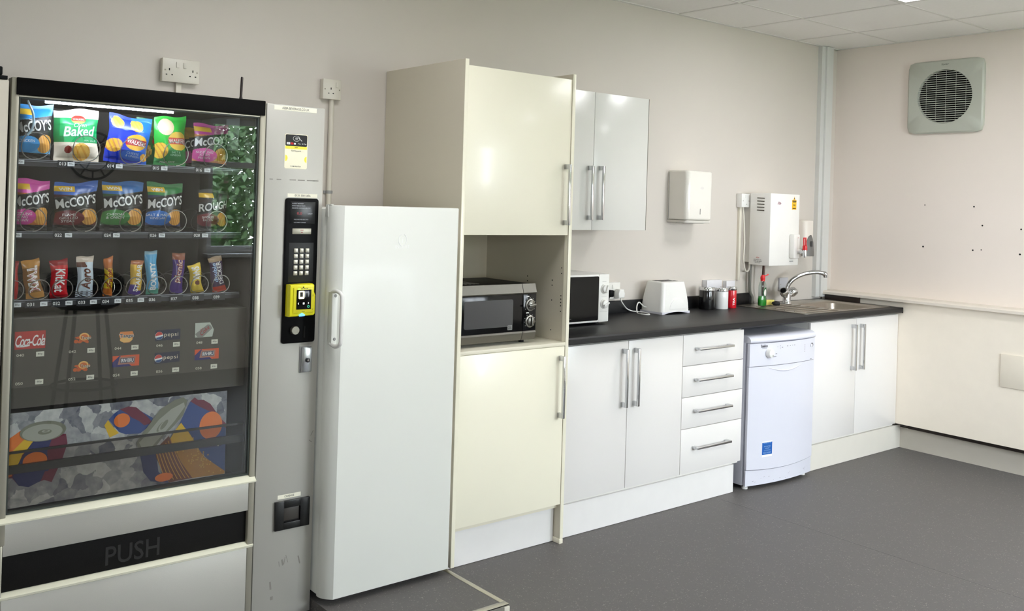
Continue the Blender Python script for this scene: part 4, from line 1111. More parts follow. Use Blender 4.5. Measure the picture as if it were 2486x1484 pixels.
# shelves with spirals, numbers and price tags
RAIL = M('shelf rail', (50,50,54), .4); COILM = M('spiral wire', (176,174,168), .3, .9)
def coil(x, z, r, parent, y0=-.522, y1=-.20, turns=3):
    P = []; n = turns*22
    for k in range(n+1):
        a = -PI/2 + 2*PI*k/22; P.append((x+r*math.cos(a), y0+(y1-y0)*max(0, k-16)/(n-16), z+r*math.sin(a)))
    return obj('spiral_coil', MB().tube(P, .0016, 6), COILM, parent)
def shelf(z, nums, nx, px, pz_, rings, r, price):
    m = MB(); m.box(GX0+.004, GX1-.02, -.51, -.10, z-.004, z)
    m.box(GX0+.004, GX1-.02, -.5165, -.510, z-.020, z+.001)
    s = obj('shelf', m, RAIL, vm, False)
    m = MB(); m.box(GX0+.006, GX1-.022, -.5172, -.5165, z-.001, z+.0008); m.box(GX0+.006, GX1-.022, -.5172, -.5165, z-.006, z-.0048)
    obj('rail_edge', m, M('rail bright', (170,174,186), .3, .6), s, False)
    t = MB()
    for s_, x in zip(nums, nx): put_text(t, s_, x, pz_, .021, .0105, -.5190, bold=.015)
    obj('lettering', t, INKW, s, False)
    m = MB(); 
    for x in nx: m.box(x-.0145, x+.0305 if x+.03 < GX1-.02 else x+.0145, -.5185, -.5175, pz_-.011, pz_+.0105)
    obj('tag_holder', m, M('tag holder', (36,37,42), .4), s, False)
    for x in px:
        tg = obj('price_tag', MB().box(x-.0105, x+.0105, -.5195, -.5186, pz_-.0065, pz_+.0065), M('price paper', (236,240,242), .6), s, False)
        t = MB(); put_text(t, price, x, pz_, .013, .0065, -.5199); obj('lettering', t, INKB, tg, False)
    for x in rings: coil(x, z+r+.002, r, s)
    return s
R1, R2, R3 = 1.5985, 1.3765, 1.1665
shelf(R1, ['013','014','015','016'], [-2.159,-2.013,-1.867,-1.720], [-2.280,-2.134,-1.986,-1.839,-1.690], 1.590, [-2.238,-2.089,-1.943,-1.801,-1.662], .041, '90p')
shelf(R2, ['022','024','026','028'], [-2.165,-2.016,-1.869,-1.720], [-2.281,-2.135,-1.988,-1.840,-1.691], 1.3665, [-2.240,-2.087,-1.942,-1.795,-1.651], .036, '90p')
shelf(R3, ['031','032','033','034','035','036','037','038','039'], [-2.239,-2.164,-2.089,-2.015,-1.940,-1.866,-1.792,-1.718,-1.643], [-2.276,-2.201,-2.127,-2.053,-1.977,-1.903], 1.1530, [-2.290,-2.215,-2.148,-2.072,-1.998,-1.922,-1.851,-1.779,-1.705,-1.629], .030, '80p')
obj('leaflet', MB().poly([(-1.598,-.45,1.778),(-1.556,-.47,1.783),(-1.560,-.47,1.665),(-1.594,-.45,1.668)]), M('leaflet grey', (132,138,136), .5), vm, False)
obj('hanging_tube', MB().tube(smooth_path([(-2.268,-.53,1.778),(-2.262,-.53,1.765),(-2.252,-.53,1.742),(-2.249,-.53,1.715),(-2.254,-.53,1.690),(-2.266,-.53,1.672)]), .0035, 8), M('clear tube', (150,172,182), .3), vm)

# drinks panel: dark board with brand cards, numbers and prices
DY = -.545
dp = obj('drinks_panel', MB().box(GX0+.004, GX1-.006, DY, DY+.01, .842, 1.113), INT2, vm, False)
obj('panel_edge', MB().box(GX0+.004, GX1-.006, DY-.001, -.40, 1.113, 1.1145), M('panel edge', (120,116,108), .4), vm, False)
t = MB()
for s_, x, z in (('040',-2.269,1.003),('042',-2.119,1.003),('044',-1.980,1.003),('046',-1.846,1.003),('048',-1.710,1.003),('050',-2.270,.917),('052',-2.118,.917),('054',-1.983,.917),('056',-1.844,.917),('058',-1.710,.916)):
    put_text(t, s_, x, z, .021, .0085, DY-.0008, bold=.01)
obj('lettering', t, M('number ivory', (222,218,200), .6), dp, False)
for x in (-2.213,-2.063,-1.926,-1.789,-1.656):
    for z in (1.003, .918):
        m = MB(); rect(m, x-.0115, x+.0115, z-.0075, z+.0075, DY-.0008); tg = obj('price_tag', m, M('price paper warm', (232,230,214), .6), dp, False)
        t = MB(); put_text(t, '80p', x, z, .014, .0065, DY-.0012); obj('lettering', t, INKB, tg, False)
K = {}
def ink(name, c): return M('ink ' + name, c, .55)
def card(parts, name='brand_card', par=None):
    """parts: list of (MB, material) laid one over the other"""
    o = None
    for mb_, mt in parts:
        o2 = obj(name if o is None else 'print', mb_, mt, (par or dp) if o is None else o, False)
        o = o or o2
    return o
# red cola card
a = MB(); pl(a, [(-2.286,1.021),(-2.199,1.021),(-2.199,1.075),(-2.286,1.075)], DY-.0008)
t = MB(); put_text(t, 'Coca-Cola', -2.242, 1.046, .084, .034, DY-.0014, shear=.35, bold=.012, spacing=.86)
pl(t, [(-2.283,1.028),(-2.262,1.032),(-2.248,1.029),(-2.262,1.027)], DY-.0014)
card([(a, ink('cola red', (186,64,60))), (t, INKW)])
def tango_splash(cx, cz):
    a = MB(); rs = random.Random(int(cz*1000))
    P = []
    for k in range(26):
        an = 2*PI*k/26; r = .8+.25*math.sin(an*5)+rs.uniform(-.1,.1); P.append((cx-.003+math.cos(an)*.024*r, cz-.002+math.sin(an)*.017*r))
    pl(a, P, DY-.0008); ell(a, cx-.024, cz-.010, .007, .006, DY-.0008, 12)
    b_ = MB(); ell(b_, cx, cz+.004, .015, .012, DY-.0011, 20)
    d = MB(); ell(d, cx, cz+.003, .011, .0085, DY-.0013, 20)
    t = MB(); put_text(t, 'Tango', cx+.006, cz-.0005, .030, .012, DY-.0018, bold=.06)
    t2 = MB(); put_text(t2, 'Tango', cx+.006, cz-.0005, .029, .0112, DY-.0022, bold=.01)
    card([(a, ink('orange dark', (204,94,40))), (b_, ink('orange pale', (242,190,112))), (d, ink('orange mid', (214,112,52))), (t, INKB), (t2, ink('ivory', (240,226,200)))])
tango_splash(-2.085, 1.044); tango_splash(-2.085, .955)
a = MB(); pl(a, [(-1.974,1.056),(-1.935,1.056),(-1.931,1.045),(-1.935,1.028),(-1.944,1.020),(-1.963,1.020),(-1.972,1.028),(-1.978,1.045)], DY-.0008)
b_ = MB(); ell(b_, -1.955, 1.030, .020, .009, DY-.0010, 20)
t = MB(); put_text(t, 'Tango', -1.954, 1.041, .047, .016, DY-.0014, bold=.07); t2 = MB(); put_text(t2, 'Tango', -1.954, 1.041, .044, .0145, DY-.0018, bold=.012)
card([(a, ink('orange card', (228,140,76))), (b_, ink('orange pale', (242,190,112))), (t, INKW), (t2, INKB)])
for zz in (0, -.0755):
    a = MB(); pl(a, [(-1.861,1.018+zz),(-1.777,1.020+zz),(-1.777,1.055+zz),(-1.861,1.054+zz)], DY-.0008)
    g = MB(); ell(g, -1.848, 1.035+zz, .0132, .0132, DY-.0012, 28)
    r_ = MB(); ell(r_, -1.848, 1.0358+zz, .0122, .0122, DY-.0015, 20, a0=.25, a1=PI+.15)
    b_ = MB(); ell(b_, -1.848, 1.0342+zz, .0120, .0120, DY-.0015, 20, a0=PI+.45, a1=2*PI-.05)
    t = MB(); put_text(t, 'pepsi', -1.8075, 1.0355+zz, .047, .0165, DY-.0014, spacing=1.1)
    card([(a, ink('navy card', (46,50,72))), (g, INKW), (r_, ink('globe red', (206,72,66))), (b_, ink('globe blue', (44,86,140))), (t, ink('ivory', (240,226,200)))])
a = MB(); pl(a, [(-1.726,1.021),(-1.665,1.021),(-1.660,1.045),(-1.674,1.070),(-1.726,1.070)], DY-.0008)
b_ = MB(); pl(b_, [(-1.726,1.033),(-1.717,1.022),(-1.698,1.022),(-1.665,1.050),(-1.674,1.062),(-1.683,1.063)], DY-.0011)
t = MB(); put_text(t, 'Diet', -1.703, 1.049, .012, .006, DY-.0015, rot=.72); put_text(t, 'Coke', -1.693, 1.0435, .038, .014, DY-.0015, rot=.72, shear=.3, bold=.01)
card([(a, ink('silver card', (196,202,192))), (b_, ink('can silver', (140,140,134))), (t, ink('coke red', (166,50,56)))])
for (cx, cz) in ((-1.9535,.961),(-1.6825,.962)):
    a = MB(); pl(a, [(cx-.0425,cz-.018),(cx+.0425,cz-.018),(cx+.0425,cz+.018),(cx-.0425,cz+.018)], DY-.0008)
    b_ = MB(); pl(b_, [(cx-.0425,cz-.018),(cx+.018,cz-.018),(cx-.020,cz+.018),(cx-.0425,cz-.002)], DY-.0010)
    g = MB(); pl(g, [(cx-.026,cz-.011),(cx+.028,cz-.011),(cx+.031,cz+.013),(cx-.020,cz+.014)], DY-.0012)
    h_ = MB(); pl(h_, [(cx-.018,cz-.006),(cx+.026,cz-.006),(cx+.026,cz+.009),(cx-.018,cz+.009)], DY-.0014)
    t = MB(); put_text(t, 'IRN·BRU', cx+.004, cz+.0015, .040, .012, DY-.0018, bold=.02)
    card([(a, ink('bru orange', (222,92,50))), (b_, ink('bru blue', (52,52,116))), (g, ink('bru can', (176,124,110))), (h_, ink('bru plate', (46,60,92))), (t, INKW)])

# poster of cold cans on ice behind the collection bay
PY_ = -.545
ICE = M('printed ice', (150,152,156), .6)
nt = ICE.node_tree; bs = nt.nodes['Principled BSDF']; tc = nt.nodes.new('ShaderNodeTexCoord')
vo = nt.nodes.new('ShaderNodeTexVoronoi'); vo.inputs['Scale'].default_value = 22; nz = nt.nodes.new('ShaderNodeTexNoise'); nz.inputs['Scale'].default_value = 18; nz.inputs['Detail'].default_value = 6
va = nt.nodes.new('ShaderNodeVectorMath'); va.operation = 'MULTIPLY_ADD'; va.inputs[1].default_value = (.06,)*3
nt.links.new(tc.outputs['Object'], nz.inputs['Vector']); nt.links.new(nz.outputs['Color'], va.inputs[0]); nt.links.new(tc.outputs['Object'], va.inputs[2]); nt.links.new(va.outputs[0], vo.inputs['Vector'])
sp2 = nt.nodes.new('ShaderNodeSeparateColor'); nt.links.new(vo.outputs['Color'], sp2.inputs[0])
ad = nt.nodes.new('ShaderNodeMath'); ad.operation = 'MULTIPLY_ADD'; ad.inputs[1].default_value = .55; nt.links.new(sp2.outputs[0], ad.inputs[0])
n2 = nt.nodes.new('ShaderNodeTexNoise'); n2.inputs['Scale'].default_value = 45; n2.inputs['Detail'].default_value = 5; nt.links.new(tc.outputs['Object'], n2.inputs['Vector'])
m2_ = nt.nodes.new('ShaderNodeMath'); m2_.operation = 'MULTIPLY'; m2_.inputs[1].default_value = .5; nt.links.new(n2.outputs['Fac'], m2_.inputs[0]); nt.links.new(m2_.outputs[0], ad.inputs[2])
cr = nt.nodes.new('ShaderNodeValToRGB'); nt.links.new(ad.outputs[0], cr.inputs[0])
cr.color_ramp.elements[0].position = .15; cr.color_ramp.elements[0].color = rgb(78,80,98)
cr.color_ramp.elements[1].position = .85; cr.color_ramp.elements[1].color = rgb(206,206,202)
e2 = cr.color_ramp.elements.new(.5); e2.color = rgb(146,146,150)
nt.links.new(cr.outputs[0], bs.inputs['Base Color'])
a = MB(); rect(a, GX0+.004, -1.6045, .541, .829, PY_)
poster = obj('poster', a, ICE, vm, False)
def up(pts, mat, lay):
    m = MB(); pl(m, pts[::-1] if sum((b_[0]-a_[0])*(b_[1]+a_[1]) for a_, b_ in zip(pts, pts[1:]+pts[:1])) > 0 else pts, PY_-.0003*lay); return obj('print', m, mat, poster, False)
MAR = ink('maroon', (112,40,62)); BLU = ink('can blue', (50,74,134)); DBL = ink('can navy', (46,50,98)); YLO = ink('can yellow', (222,180,40)); ORG = ink('can orange', (226,120,48)); LID = ink('can lid', (128,128,112)); LID2 = ink('can lid light', (168,168,156)); GLD = ink('can gold', (176,124,32)); STR = ink('can stripe', (112,62,40))
up([(-2.296,.70),(-2.291,.754),(-2.262,.773),(-2.13,.747),(-2.125,.717),(-2.141,.663),(-2.154,.636),(-2.168,.603),(-2.19,.613),(-2.215,.607),(-2.234,.598),(-2.262,.607),(-2.28,.632),(-2.296,.634)], MAR, 1)
up([(-2.296,.695),(-2.291,.754),(-2.262,.773),(-2.236,.745),(-2.268,.70),(-2.276,.668),(-2.296,.668)], ORG, 2)
up([(-2.282,.714),(-2.248,.748),(-2.222,.738),(-2.242,.713),(-2.254,.70),(-2.267,.668),(-2.296,.67),(-2.295,.695)], YLO, 3)
up([(-2.224,.738),(-2.172,.735),(-2.184,.70),(-2.18,.66),(-2.20,.612),(-2.234,.598),(-2.262,.607),(-2.28,.635),(-2.266,.672),(-2.246,.708)], DBL, 4)
def ue(cx, cz, rx, rz, mat, lay, rot=0, **k):
    m = MB(); ell(m, cx, cz, rx, rz, PY_-.0003*lay, 36, rot, **k); return obj('print', m, mat, poster, False)
ue(-2.218, .676, .035, .027, ORG, 5); up([(-2.258,.640),(-2.18,.640),(-2.17,.655),(-2.262,.655)], DBL, 6)
up([(-2.296,.634),(-2.282,.640),(-2.282,.655),(-2.296,.652)], ORG, 6)
ue(-2.197, .7645, .0665, .031, LID, 7); ue(-2.199, .761, .058, .0255, LID2, 8); ue(-2.193, .762, .020, .008, LID, 9); ue(-2.190, .764, .012, .004, LID2, 10); ue(-2.19, .7645, .006, .002, LID, 11)
up([(-2.002,.776),(-1.985,.794),(-1.968,.805),(-1.94,.806),(-1.90,.792),(-1.86,.765),(-1.87,.74),(-1.90,.719),(-1.947,.722),(-1.968,.732)], BLU, 1)
up([(-1.968,.805),(-1.94,.812),(-1.915,.806),(-1.877,.77),(-1.860,.748),(-1.888,.744),(-1.905,.760),(-1.93,.775),(-1.945,.790)], MAR, 2)
up([(-2.004,.775),(-2.015,.759),(-1.997,.718),(-1.968,.729),(-1.985,.748)], YLO, 2)
ue(-1.960, .769, .0255, .0225, ORG, 4)
up([(-1.744,.790),(-1.735,.806),(-1.695,.802),(-1.668,.780),(-1.647,.753),(-1.622,.721),(-1.605,.700),(-1.605,.549),(-1.651,.585),(-1.70,.633),(-1.76,.70),(-1.77,.735)], BLU, 1)
up([(-1.735,.806),(-1.72,.818),(-1.708,.808),(-1.688,.806),(-1.664,.790),(-1.640,.756),(-1.618,.728),(-1.605,.715),(-1.605,.700),(-1.622,.712),(-1.667,.765),(-1.705,.786)], MAR, 2)
ue(-1.660, .716, .0405, .047, ORG, 3); up([(-1.70,.672),(-1.62,.675),(-1.62,.64),(-1.70,.640)], DBL, 4)
up([(-1.642,.652),(-1.632,.640),(-1.620,.652),(-1.618,.668),(-1.64,.660)], LID2, 5)
up([(-1.90,.655),(-1.849,.665),(-1.836,.584),(-1.800,.542),(-1.861,.556),(-1.886,.590)], DBL, 3)
up([(-1.784,.715),(-1.765,.738),(-1.751,.718),(-1.738,.703),(-1.703,.644),(-1.682,.612),(-1.606,.552),(-1.606,.542),(-1.733,.545),(-1.757,.575),(-1.778,.632),(-1.802,.686)], GLD, 6)
up([(-1.784,.715),(-1.765,.738),(-1.751,.718),(-1.738,.703),(-1.716,.668),(-1.79,.656),(-1.802,.686)], YLO, 7)
up([(-1.805,.699),(-1.795,.672),(-1.761,.604),(-1.720,.545),(-1.800,.543),(-1.824,.585),(-1.846,.632),(-1.850,.660)], STR, 8)
m = MB()
for k in range(7):
    s = k/6
    P0 = (-1.846+.046*s, .650+.040*s); P1 = (-1.832+.056*s, .600+.012*s); P2 = (-1.812+.080*s, .552-.004*s)
    Q = []
    for j in range(9):
        t_ = j/8; Q.append(((1-t_)**2*P0[0]+2*t_*(1-t_)*P1[0]+t_*t_*P2[0], PY_-.0029, (1-t_)**2*P0[1]+2*t_*(1-t_)*P1[1]+t_*t_*P2[1]))
    for A, B in zip(Q, Q[1:]): m.poly([(A[0]-.0014,A[1],A[2]),(B[0]-.0014,B[1],B[2]),(B[0]+.0014,B[1],B[2]),(A[0]+.0014,A[1],A[2])])
obj('print', m, ink('can gold light', (206,150,62)), poster, False)
ue(-1.818, .5635, .030, .014, ORG, 10)
rs = random.Random(9); m = MB()
for k in range(60):
    t_ = rs.random(); x = -1.77+.12*t_+rs.uniform(-.03,.03); z = .68-.11*t_+rs.uniform(-.02,.02)
    ell(m, x, z, .0022, .0026, PY_-.0031, 8)
obj('print', m, ink('droplet', (214,168,70)), poster, False)
lidp = [(-1.912,.690),(-1.896,.715),(-1.837,.791),(-1.79,.817),(-1.761,.823),(-1.746,.810),(-1.759,.763),(-1.79,.73),(-1.818,.707),(-1.846,.673),(-1.87,.660),(-1.90,.655)]
up(lidp, LID, 11)
up([(-1.904,.690),(-1.881,.712),(-1.84,.758),(-1.80,.788),(-1.758,.806),(-1.754,.791),(-1.788,.747),(-1.828,.705),(-1.864,.669),(-1.89,.663)], LID2, 12)
for k in range(3): ue(-1.835+.006*k, .733+.003*k, .019, .007, (LID, LID2, LID)[k], 13+k, rot=.9)
# rails and smoked flap of the collection bay
obj('bay_rail', MB().box(GX0+.004, GX1-.008, -.560, -.552, .709, .716), M('bay rail', (44,40,36), .4), vm, False)
obj('bay_rail', MB().box(GX0+.004, GX1-.008, -.564, -.552, .649, .674), M('bay rail', (44,40,36), .4), vm, False)
obj('bay_flap', MB().box(GX0+.006, GX1-.010, -.557, -.5545, .545, .709), glass_mat('smoked flap', (.90,.88,.86,1), 1.3, .1, .6), vm, False)
# ---------------------------------------------------------------- crisp bags and chocolate bars, each its own thing
def PK(c): return M('print %d %d %d' % c, c, .28, spec=.55, vary=.05, scale=60)
def packet(name, label, cat, group, x0, x1, z0, z1, y, thick, colf, palette, texts=(), tilt=0.0, yaw=0.0, pinch=.10, seed=1, nu=84, nv=92, crimp=.07, skew=0.0, seams=True):
    """pillow packet standing on its bottom seam; colf(u,v)->palette index with u,v in 0..1 over the front; texts in the same frame"""
    rs = random.Random(seed); w = (x1-x0)/2; h = z1-z0
    ph = [rs.uniform(0, 6.28) for _ in range(6)]
    def thickness(u, v):
        a = abs(2*u-1); b_ = min(v, 1-v)
        t = (1-a**2.6)*min(1, max(0, (b_-crimp)/.22))**.6
        wr = .09*math.sin(9*u+ph[0]+3*v)*math.sin(7*v+ph[1]) + .07*math.sin(17*u-5*v+ph[2]) * (1 if b_ < .3 else .4)
        return thick*max(0, t)*(1+wr) + .0006
    def flat(u, v):
        bul = min(1, max(0, (min(v, 1-v)-crimp)/.25))
        ww = w*(1-pinch*.5*bul) 
        x = (2*u-1)*ww + skew*(v-.5)*w; z = v*h
        if v > 1-crimp: z += .055*w*math.sin(u*7+ph[3]) + (u-.5)*ph[4]*.002
        x += .002*math.sin(8*v+ph[5])
        return x, z
    def front(u, v, off=0.0):
        x, z = flat(u, v); return (x, -thickness(u, v)-off, z)
    def back(u, v):
        x, z = flat(u, v); return (x, thickness(u, v)*.8, z)
    m = MB(); m.grid(front, nu, nv, colf); 
    m.grid(back, nu//3, nv//3, lambda u, v: colf(1-u, v) if colf else 0, flip=True)
    e = bpy.data.objects.new(name, None); place(e); e.empty_display_size = .03
    BASE[e] = Vector((0,0,0)); e.location = ((x0+x1)/2, y, z0); e.rotation_euler = (rs.uniform(-.03,.05), tilt, yaw)
    tag(e, label, cat, group)
    obj('packet', m, [PK(c) for c in palette], e, True, local=True, angle=70)
    for (s, cu, cv, tw, th, col, rot, kw) in texts:
        vs, fs = fine_glyphs(s, **kw); t = MB(); c, sn = math.cos(rot), math.sin(rot)
        asp = h/(2*w)
        def fn(p):
            a, b_ = p[0]*tw, p[1]*th*(1 if abs(rot) > 1 else asp)      # in units of packet width
            u = cu + a*c - b_*sn; v = cv + (a*sn + b_*c)/asp
            u = min(.995, max(.005, u)); v = min(.995, max(.005, v))
            return front(u, v, .0009)
        t.raw(vs, fs, fn)
        obj('lettering', t, PK(col), e, False, local=True)
    return e
def el(u, v, cu, cv, ru, rv): return ((u-cu)/ru)**2 + ((v-cv)/rv)**2 < 1
W = (244,244,242); BK = (24,24,26)
CR = 'crisp packets in the vending machine'; BR = 'chocolate bars in the vending machine'
CRISP = (232,176,84)
def ridged(main, top, accent, tag_c=(240,196,60)):
    """black brand band, coloured flavour badge, crisps bottom right"""
    pal = [main, top, BK, CRISP, accent, (206,140,60), tag_c, (70,68,66)]
    def f(u, v):
        band = .61 + .16*(u-.5)
        if v > .93: return 1
        if abs(v-band-.0) < .145: return 2 if abs(v-band) < .132 else 7
        if v > band: 
            if v > .80 and u < .45 and v < .91: return 6 if tag_c else 1
            return 1 if v > .74 else 4
        if v < .12: return 7 if (int(u*9)+int(v*40)) % 3 == 0 else 2
        if el(u, v, .30, .27, .36, .16): return 0
        if el(u, v, .80, .30, .22, .17): return 3 if (int((u+v*.5)*26)) % 2 else 5
        return 4 if v < .2 else 2
    return f, pal
def mccoys(x0, x1, z0, z1, lab, main, top, accent, lines, y=-.475, tilt=0, seed=1, yaw=0, word='McCOY’S', win=False, **k):
    f, pal = ridged(main, top, accent)
    tx = [(word, .5, .61, 1.0, .19, W, .17, dict(bold=.02, shear=.12))]
    for i, s in enumerate(lines): tx.append((s, .30, .335-.065*i, .05*len(s)+.06, .05, W, .05, {}))
    if win: tx.append(('WIN', .24, .855, .30, .06, W, .05, dict(bold=.03)))
    return packet('crisp_packet', lab, 'crisps', CR, x0, x1, z0, z1, y, .026, f, pal, tx, tilt, yaw, seed=seed, **k)
# top shelf
mccoys(-2.298, -2.186, 1.6005, 1.770, 'blue ridged crisp packet, leftmost on the top shelf', (60,150,214), (40,140,206), (96,176,226), ['WET', 'CHICKEN'][1:], tilt=.03, seed=2)
def baked(u, v):
    if el(u, v, .52, .80, .16, .085): return 2 if v > .775 else 3
    if v > .83: return 0
    if .36 < v < .83:
        if u < .12: return 5
        return 1 if v > .48 or u > .2 else 5
    if el(u, v, .58, .18, .20, .17): return 3 if (int(u*20+v*14)) % 3 else 4
    if el(u, v, .28, .22, .08, .07): return 6
    return 0
packet('crisp_packet', 'white and green oven baked crisp packet, second on the top shelf', 'crisps', CR, -2.178, -2.040, 1.6005, 1.766, -.475, .026, baked,
       [(238,226,206), (30,168,96), (206,60,50), (246,196,92), (232,166,60), (20,128,66), (150,60,50)],
       [('Oven', .56, .695, .30, .085, W, .05, dict(shear=.2)), ('Baked', .56, .575, .74, .19, (222,250,240), .05, dict(bold=.02, shear=.2)), ('WALKERS', .52, .805, .26, .035, W, 0, {}), ('SEA SALT', .8, .40, .3, .03, W, 0, {})], tilt=-.02, seed=3)
def cheese(u, v):
    if el(u, v, .66, .47, .28, .17):
        return 2 if abs(v-.47-.0) < .065 else 3
    for (a, b_, r) in ((.18,.84,.14),(.62,.82,.16),(.16,.36,.18),(.92,.18,.10)):
        if el(u, v, a, b_, r, r*.8): return 3 if (u*30+v*20) % 3 > 1 else 4
    if el(u, v, .64, .2, .30, .12): return 1
    return 0 if (u+v*.4) < .9 else 1
packet('crisp_packet', 'blue cheese and onion crisp packet leaning over, third on the top shelf', 'crisps', CR, -2.026, -1.886, 1.6005, 1.757, -.475, .028, cheese,
       [(28,60,206), (16,110,226), (192,40,52), (246,190,60), (214,140,84)],
       [('WALKERS', .66, .47, .50, .09, W, -.12, dict(bold=.02)), ('CHEESE', .62, .235, .30, .045, (220,240,255), -.05, {}), ('& ONION', .62, .175, .32, .045, (220,240,255), -.05, {})], tilt=.10, seed=4)
def salt(u, v):
    if el(u, v, .72, .50, .34, .19): return 2 if abs(v-.50) < .06 else 3
    if el(u, v, .34, .78, .24, .17): return 5
    if el(u, v, .14, .30, .22, .16): return 3 if (u*24+v*20) % 3 > 1 else 4
    if el(u, v, .62, .23, .30, .16): return 0
    return 1 if v > .30 else 0
packet('crisp_packet', 'bright green crisp packet with red and yellow badge, fourth on the top shelf', 'crisps', CR, -1.862, -1.752, 1.6005, 1.768, -.478, .024, salt,
       [(22,128,58), (46,186,62), (226,66,46), (250,206,70), (226,160,60), (246,214,178)],
       [('WALKERS', .70, .50, .62, .085, W, .03, dict(bold=.02)), ('SALT &', .62, .27, .30, .04, (200,244,220), 0, {}), ('VINEGAR', .62, .215, .36, .04, (200,244,220), 0, {}), ('Mega Save', .40, .075, .46, .04, W, .05, dict(shear=.2))], tilt=-.015, seed=5)
packet('crisp_packet', 'dark green crisp packet peeping out behind the bright green one', 'crisps', CR, -1.890, -1.780, 1.6005, 1.764, -.405, .022, salt, [(22,118,58), (30,138,52), (226,66,46), (250,206,70), (196,140,60), (120,160,90)], (), tilt=-.05, seed=6, nu=22, nv=26)
mccoys(-1.732, -1.606, 1.6005, 1.752, 'pink ridged prawn crisp packet, rightmost on the top shelf', (226,84,170), (206,70,160), (232,150,90), ['SIZZLING', 'KING', 'PRAWN'], tilt=.06, seed=7, skew=-.05)
mccoys(-1.768, -1.650, 1.6005, 1.738, 'pink and yellow crisp packet peeping out behind the rightmost pink one', (216,84,160), (226,180,60), (220,90,160), [], y=-.40, tilt=-.10, seed=8, nu=22, nv=26)
# second shelf
mccoys(-2.298, -2.188, 1.3785, 1.538, 'pink ridged prawn crisp packet, leftmost on the second shelf', (216,76,160), (222,90,176), (206,120,50), ['SIZZLING', 'KING', 'PRAWN'], tilt=.03, seed=9)
mccoys(-2.172, -2.040, 1.3785, 1.534, 'dark red grilled steak crisp packet, second on the second shelf', (120,42,48), (70,110,190), (90,40,40), ['FLAME', 'GRILLED', 'STEAK'], seed=10, win=True)
mccoys(-2.028, -1.894, 1.3785, 1.541, 'green cheddar and onion crisp packet on the second shelf', (64,136,64), (60,120,190), (50,96,52), ['CHEDDAR', '& ONION'], tilt=.03, seed=11, win=True)
mccoys(-1.884, -1.762, 1.3785, 1.541, 'blue salt and vinegar crisp packet, fourth on the second shelf', (44,116,200), (60,140,80), (60,70,110), ['SALT & MALT', 'VINEGAR'], tilt=.03, seed=12, win=True)
mccoys(-1.705, -1.598, 1.3785, 1.524, 'black and red crisp packet, rightmost on the second shelf', (120,44,52), (50,48,50), (60,40,40), ['SMOKED', 'BACON'], tilt=.02, seed=13, word='ROUGH')

def bar(lab, x0, x1, z0, z1, colf, pal, texts, tilt=0, seed=1, y=-.482, th=.010, yaw=0):
    return packet('chocolate_bar', lab, 'chocolate bar', BR, x0, x1, z0, z1, y, th, colf, pal, texts, tilt, yaw, pinch=.22, seed=seed, nu=22, nv=56, crimp=.05)
Z = R3+.001
V = PI/2
bar('red wrapped bar cut off by the left edge of the machine glass', -2.299, -2.268, Z, 1.284, lambda u, v: 0 if v < .85 else 1, [(190,40,40), (160,30,34)], [], seed=21)
bar('gold caramel biscuit bar with red letters, second from the left on the bar shelf', -2.246, -2.192, Z, 1.290, lambda u, v: 0 if .16 < v < .8 else 1, [(150,104,50), (196,140,66)],
    [('TWIX', .52, .50, 1.55, .62, W, -V, dict(bold=.06)), ('TWIX', .52, .50, 1.49, .54, (176,30,44), -V, dict(bold=.0))], tilt=-.16, seed=22)
bar('red wafer bar with white oval badge on the bar shelf', -2.176, -2.121, Z, 1.287, lambda u, v: 2 if el(u, v, .55, .33, .40, .12) and not el(u, v, .55, .33, .30, .09) else (1 if v > .86 or v < .08 else 0), [(206,28,40), (150,20,30), (170,40,40)],
    [('KitKat', .52, .46, 1.35, .60, W, -V, dict(bold=.02, shear=.1))], tilt=-.03, seed=23)
bar('white and brown bubbly chocolate bar on the bar shelf', -2.098, -2.044, Z, 1.297, lambda u, v: 2 if v > .86 else (1 if v > .74 and u+v < 1.35 else (3 if v < .14 and (int(u*7)+int(v*40)) % 2 else 0)), [(214,228,240), (110,66,54), (222,206,190), (96,90,96)],
    [('Aero', .50, .44, 1.25, .62, (112,64,46), V, dict(bold=.03, shear=.2))], seed=24)
bar('slim gold and yellow honeycomb bar on the bar shelf', -2.013, -1.983, Z, 1.292, lambda u, v: (2 if (int(v*22+u*5)) % 4 == 0 else 0) if .20 < v < .72 else 1, [(240,206,50), (196,112,50), (150,70,30)],
    [('Crunchie', .5, .46, 2.0, .55, (170,50,30), V, dict(bold=.02, shear=.2))], seed=25, th=.012)
bar('yellow and purple caramel bar with white letters reading upwards', -1.934, -1.892, Z, 1.282, lambda u, v: 1 if (v < .30 and u < .6) or v < .12 else (2 if v > .88 else 0), [(232,188,74), (70,40,140), (180,110,70)],
    [('STARBAR', .62, .50, 2.2, .42, W, V-.10, dict(bold=.03))], tilt=.05, seed=26)
bar('pale blue coconut bar, tallest on the bar shelf', -1.874, -1.832, Z, 1.312, lambda u, v: 1 if v > .93 else (2 if v < .12 else 0), [(96,176,222), (150,190,210), (70,150,130)],
    [('BOUNTY', .55, .42, 2.2, .50, W, V-.05, dict(bold=.03))], tilt=-.07, seed=27)
bar('purple nut bar with brown outlined letters on the bar shelf', -1.795, -1.750, Z, 1.304, lambda u, v: 1 if v > .84 else 0, [(72,38,130), (150,84,56)],
    [('picnic', .54, .55, 1.8, .70, (150,74,50), V-.08, dict(bold=.06, shear=.1)), ('picnic', .54, .55, 1.74, .60, W, V-.08, dict(bold=.0, shear=.1))], tilt=.05, seed=28)
